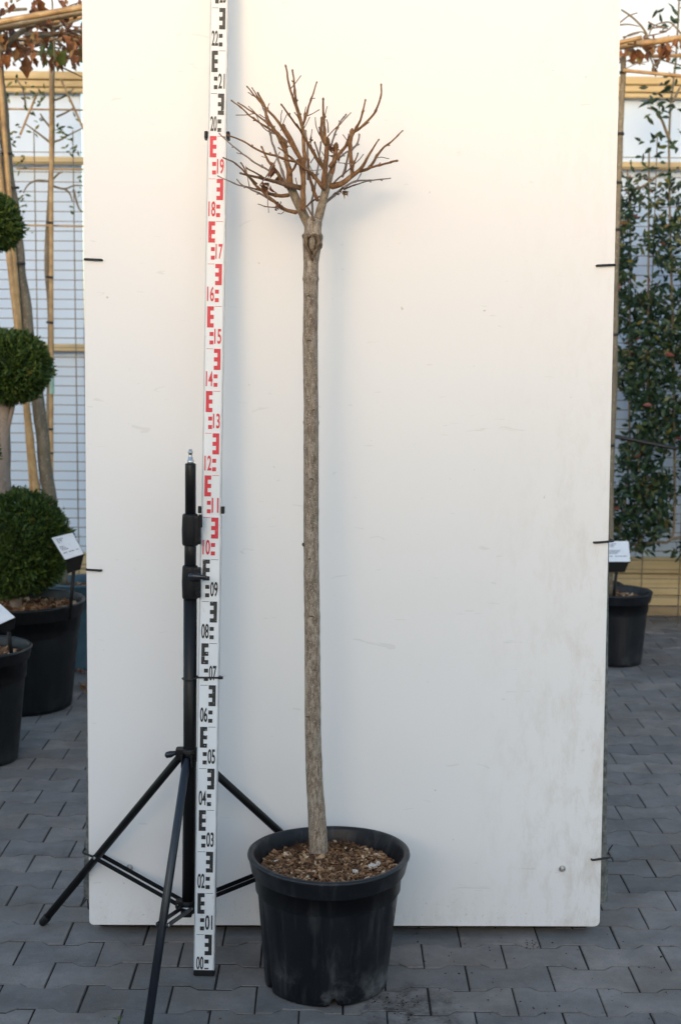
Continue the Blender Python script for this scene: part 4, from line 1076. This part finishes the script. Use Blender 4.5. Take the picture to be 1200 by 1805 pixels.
for (x, y, n) in ((30,150,7),(45,190,5),(70,160,5),(122,168,4),(137,205,3),(103,232,7),(118,238,6),(130,258,6),(70,210,4),(28,230,6),(30,250,6),(40,346,9),(38,366,7),(124,366,3),(148,338,3),(145,310,3),(115,225,3),(60,240,3),(20,170,4),(60,180,4),(82,168,4),(76,152,4),(34,290,6),(28,272,4),(50,405,2),(138,270,3)):
    scat(q, x, y, 6, 6, n, YE-.05, 12, .05)
o = q.build('foliage', M['leaf_green'], esp)

# staked young tree behind the board on the right with cane top
YR = 6.62
rp = PY(1086, 1040, YR)
rt = thing('trained_tree', 'upright striped trunk in dark grey pot beside the board, canes with dried leaves on top', 'trained tree', (rp.x, YR, 0))
simple_pot('pot', (rp.x, YR), .128, 63*mpp(YR,1040), rp.z, M['pot_grey'], rt, .048, 60, 300, 71)
tubes_px([(1074,1050),(1075,900),(1077,800),(1081,700),(1083,600),(1084,500),(1087,400),(1090,300),(1094,200),(1097,140),(1099,95)], YR-.02, (12,9.5), M['bark_grey'], 'trunk', rt, 12, 4, .004, 8)
for y, x in ((128,1097),(236,1093),(322,1090),(405,1086),(590,1083),(785,1077)):
    q = MB(); c = PY(x-6.5, y, YR-.02); e = PY(x+6.5, y, YR-.02); q.tube([PY(x, y-2.5, YR-.02), PY(x, y+2.5, YR-.02)], 6.2*mpp(YR,y), 12); q.build('binding', M['tie'], rt)
for (a, b_, w, dY) in (((1080,84),(1260,58),11,-.1),((1100,74),(1260,66),7,.1),((1120,100),(1260,96),6.5,.0),((1098,124),(1260,140),6,-.05),((1070,80),(1130,66),8,-.2)):
    cane_px([a, b_], YR+dY, w, rt, 8)
for (pts, w) in (([(1094,17),(1108,26),(1124,40),(1136,55),(1141,68)],(3,4.5)),([(1141,68),(1148,50),(1160,42),(1178,39),(1190,48),(1200,60)],(2,3.5)),([(1096,74),(1106,62),(1130,56),(1138,64)],(2.4,2.2)),([(1100,122),(1122,112),(1140,109)],(1.6,1.6)),([(1142,91),(1162,80)],(3,2.4)),([(1150,118),(1163,106)],(5,4)),([(1140,92),(1150,112),(1152,128)],(4,2))):
    tubes_px(pts, YR-.05, w, M['bark_grey'], 'branch', rt, 7)
for (x, y, L) in [(1104,82,24),(1112,84,26),(1122,86,22),(1132,76,26),(1134,88,24),(1140,92,18),(1094,88,22),(1168,76,30),(1176,78,28),(1182,84,24),(1150,104,20),(1150,116,18),(1124,98,16),(1132,66,16),(1100,96,16)]:
    dry_leaf(PY(x, y, YR+r.uniform(-.15,.05)), L*mpp(YR,y)*1.1, rt, r.random())
for i in range(26):
    x = r.uniform(1086,1215); y = r.gauss(84,14)
    dry_leaf(PY(x, y, YR+r.uniform(-.25,.3)), r.uniform(9,18)*mpp(YR,y), rt, r.random()*.8)
for i in range(16):
    x = r.uniform(1086,1180); y = r.gauss(76,20); a_ = r.uniform(-.6,.6); L_ = r.uniform(20,50)
    tubes_px([(x,y),(x+L_*.5,y-a_*L_*.5+r.uniform(-5,5)),(x+L_,y-a_*L_)], YR+r.uniform(-.2,.3), (3,1.4), M['twig_dark'], 'branch', rt, 6, 4)
s_ = PY(1080,1035,YR-.12); label([(1066,954),(1107,954),(1110,990),(1066,990)], YR-.13, (s_.x, s_.y, rp.z-.05), 'white plant label on black holder in the dark grey pot')

# photinia hedge on the mesh, right
YH = 7.30
hc = PY(1160, 1000, YH)
hd = thing('photinia_hedge', 'dense climbing evergreen screen with dark green and red leaves on the mesh', 'hedge', (hc.x, YH, 0))
q = MB(); r2 = random.Random(15)
for i in range(21000):
    x = r2.uniform(1060,1420); y = 290+700*r2.random()**.85
    dens = min(1, (y-250)/200)*(1 if y < 930 else max(0, (985-y)/55))
    hole = noise.noise(Vector((x*.018, y*.013, 3)))+.5*noise.noise(Vector((x*.05, y*.05, 9)))
    if r2.random() > dens*(.82+2.1*hole): continue
    Y = YH+r2.uniform(-.16,.10); p = PY(x, y, Y); L = r2.uniform(.030,.055)
    d = Vector((r2.gauss(0,.9), r2.gauss(-.2,.7), r2.gauss(.1,.8)))
    q.leaf(p, d, Vector((r2.gauss(0,.7), -1, r2.gauss(.5,.7))), L, L*r2.uniform(.36,.5), r2.random(), .3, r2.uniform(0,.3))
for (x, y, n) in ((1155,160,7),(1160,180,8),(1170,200,8),(1185,150,6),(1190,190,6),(1140,205,3),(1160,245,7),(1150,250,4),(1175,262,5),(1185,20,5),(1172,28,4),(1192,34,5),(1166,40,3),(1110,298,4),(1125,290,3),(1195,130,5),(1198,100,4),(1165,275,4),(1100,320,6),(1120,330,6),(1200,230,5)):
    scat(q, x, y, 9, 9, n, YH-.1, 19, .06, r2)
hd_f = q.build('foliage', M['hedge'], hd)
st = [[(1046,1040),(1075,985),(1120,965),(1138,900),(1140,700),(1142,480),(1143,260)],[(1046,1040),(1090,970),(1150,956),(1182,950),(1188,880),(1185,600),(1178,250),(1190,110),(1196,0),(1197,-60)],[(1046,1040),(1090,950),(1108,800),(1108,700),(1110,420),(1105,300)],[(1182,950),(1222,935),(1230,860),(1226,500),(1215,160)],[(1222,935),(1262,930),(1272,860),(1275,500),(1260,200)],[(1262,930),(1318,925),(1326,860),(1320,500),(1330,260)],[(1180,250),(1160,200),(1140,190)],[(1184,180),(1200,150)],[(1100,335),(1130,330),(1170,300)]]
for t_ in st: tubes_px(t_, YH-.02, (6,3), M['bark_grey'], 'stem', hd, 6, 3)
hx_ = PY(1046,1050,YH).x
simple_pot('pot', (hx_, YH), .115, .15, .26, M['pot_dark'], hd, .04, 40, 120, 81)
cs = cane_px([(1077,768),(1192,791)], YR+.12, 7, rt, 8, M['tie'])

# ================================================================== SMALL THINGS ON THE GROUND
q = MB(); r = random.Random(44)
def crumb(q, x, y, s):
    p = G(x, y); e = [Matrix.Rotation(r.random()*6, 3, 'Z')@Vector(v) for v in ((1,0,0),(0,1,0),(0,0,1))]
    k = [r.uniform(.6,1.2) for _ in range(3)]; c = p+Vector((0,0,s*.3))
    q.add([c+e[0]*s*k[0], c+e[1]*s*k[1], c-e[0]*s*k[2], c-e[1]*s*k[0], c+e[2]*s*.7, c-e[2]*s*.4], [(0,1,4),(1,2,4),(2,3,4),(3,0,4),(1,0,5),(2,1,5),(3,2,5),(0,3,5)])
for i in range(150): crumb(q, r.uniform(720,1195), r.uniform(1645,1800), abs(r.gauss(0,.0013))+.0008)
for i in range(26): crumb(q, r.gauss(934,10), r.gauss(1664,5), r.uniform(.0012,.003))
for i in range(120): crumb(q, r.gauss(705,28), r.gauss(1768,11), abs(r.gauss(0,.0014))+.0007)
for i in range(40): crumb(q, r.uniform(20,330), r.uniform(1400,1800), r.uniform(.0006,.0016))
for (x, y, s) in ((862,1671,.004),(367,1785,.004),(388,1796,.003),(1014,1708,.004),(868,1733,.004),(1182,1712,.004)): crumb(q, x, y, s)
o = q.build('soil_crumbs', M['soil']); o['kind'] = 'stuff'; o['label'] = 'dark soil crumbs scattered on the paving around the pot'; o['category'] = 'soil'
# a weed in a joint
wp = G(212, 1797); q = MB()
for i in range(22):
    d = Vector((r.gauss(0,1), r.gauss(0,1), abs(r.gauss(.35,.4)))); q.leaf(wp+Vector((r.gauss(0,.006), r.gauss(0,.006), -.002)), d, Vector((0,0,1)), r.uniform(.006,.014), .005, r.uniform(.2,.9), .2, .2)
tag(q.build('weed', M['leaf_green']), 'tiny green weed growing in a paving joint by the tripod leg', 'weed')
# fallen leaves
for (x, y, L, lab) in ((147,1213,.055,'curled brown fallen leaf by the left edge of the board'),(136,1188,.04,'small brown fallen leaf beside the teal pot'),(151,1224,.035,'brown fallen leaf tucked behind the board edge')):
    p = G(x, y); q = MB()
    for j in range(3): q.leaf(p+Vector((r.uniform(-.01,.01), r.uniform(-.01,.01), .006+.004*j)), Vector((r.gauss(0,1), r.gauss(0,1), .15)), Vector((0,0,1)), L, L*.6, .6, .7, .4)
    tag(q.build('fallen_leaf', M['dry']), lab, 'fallen leaf')
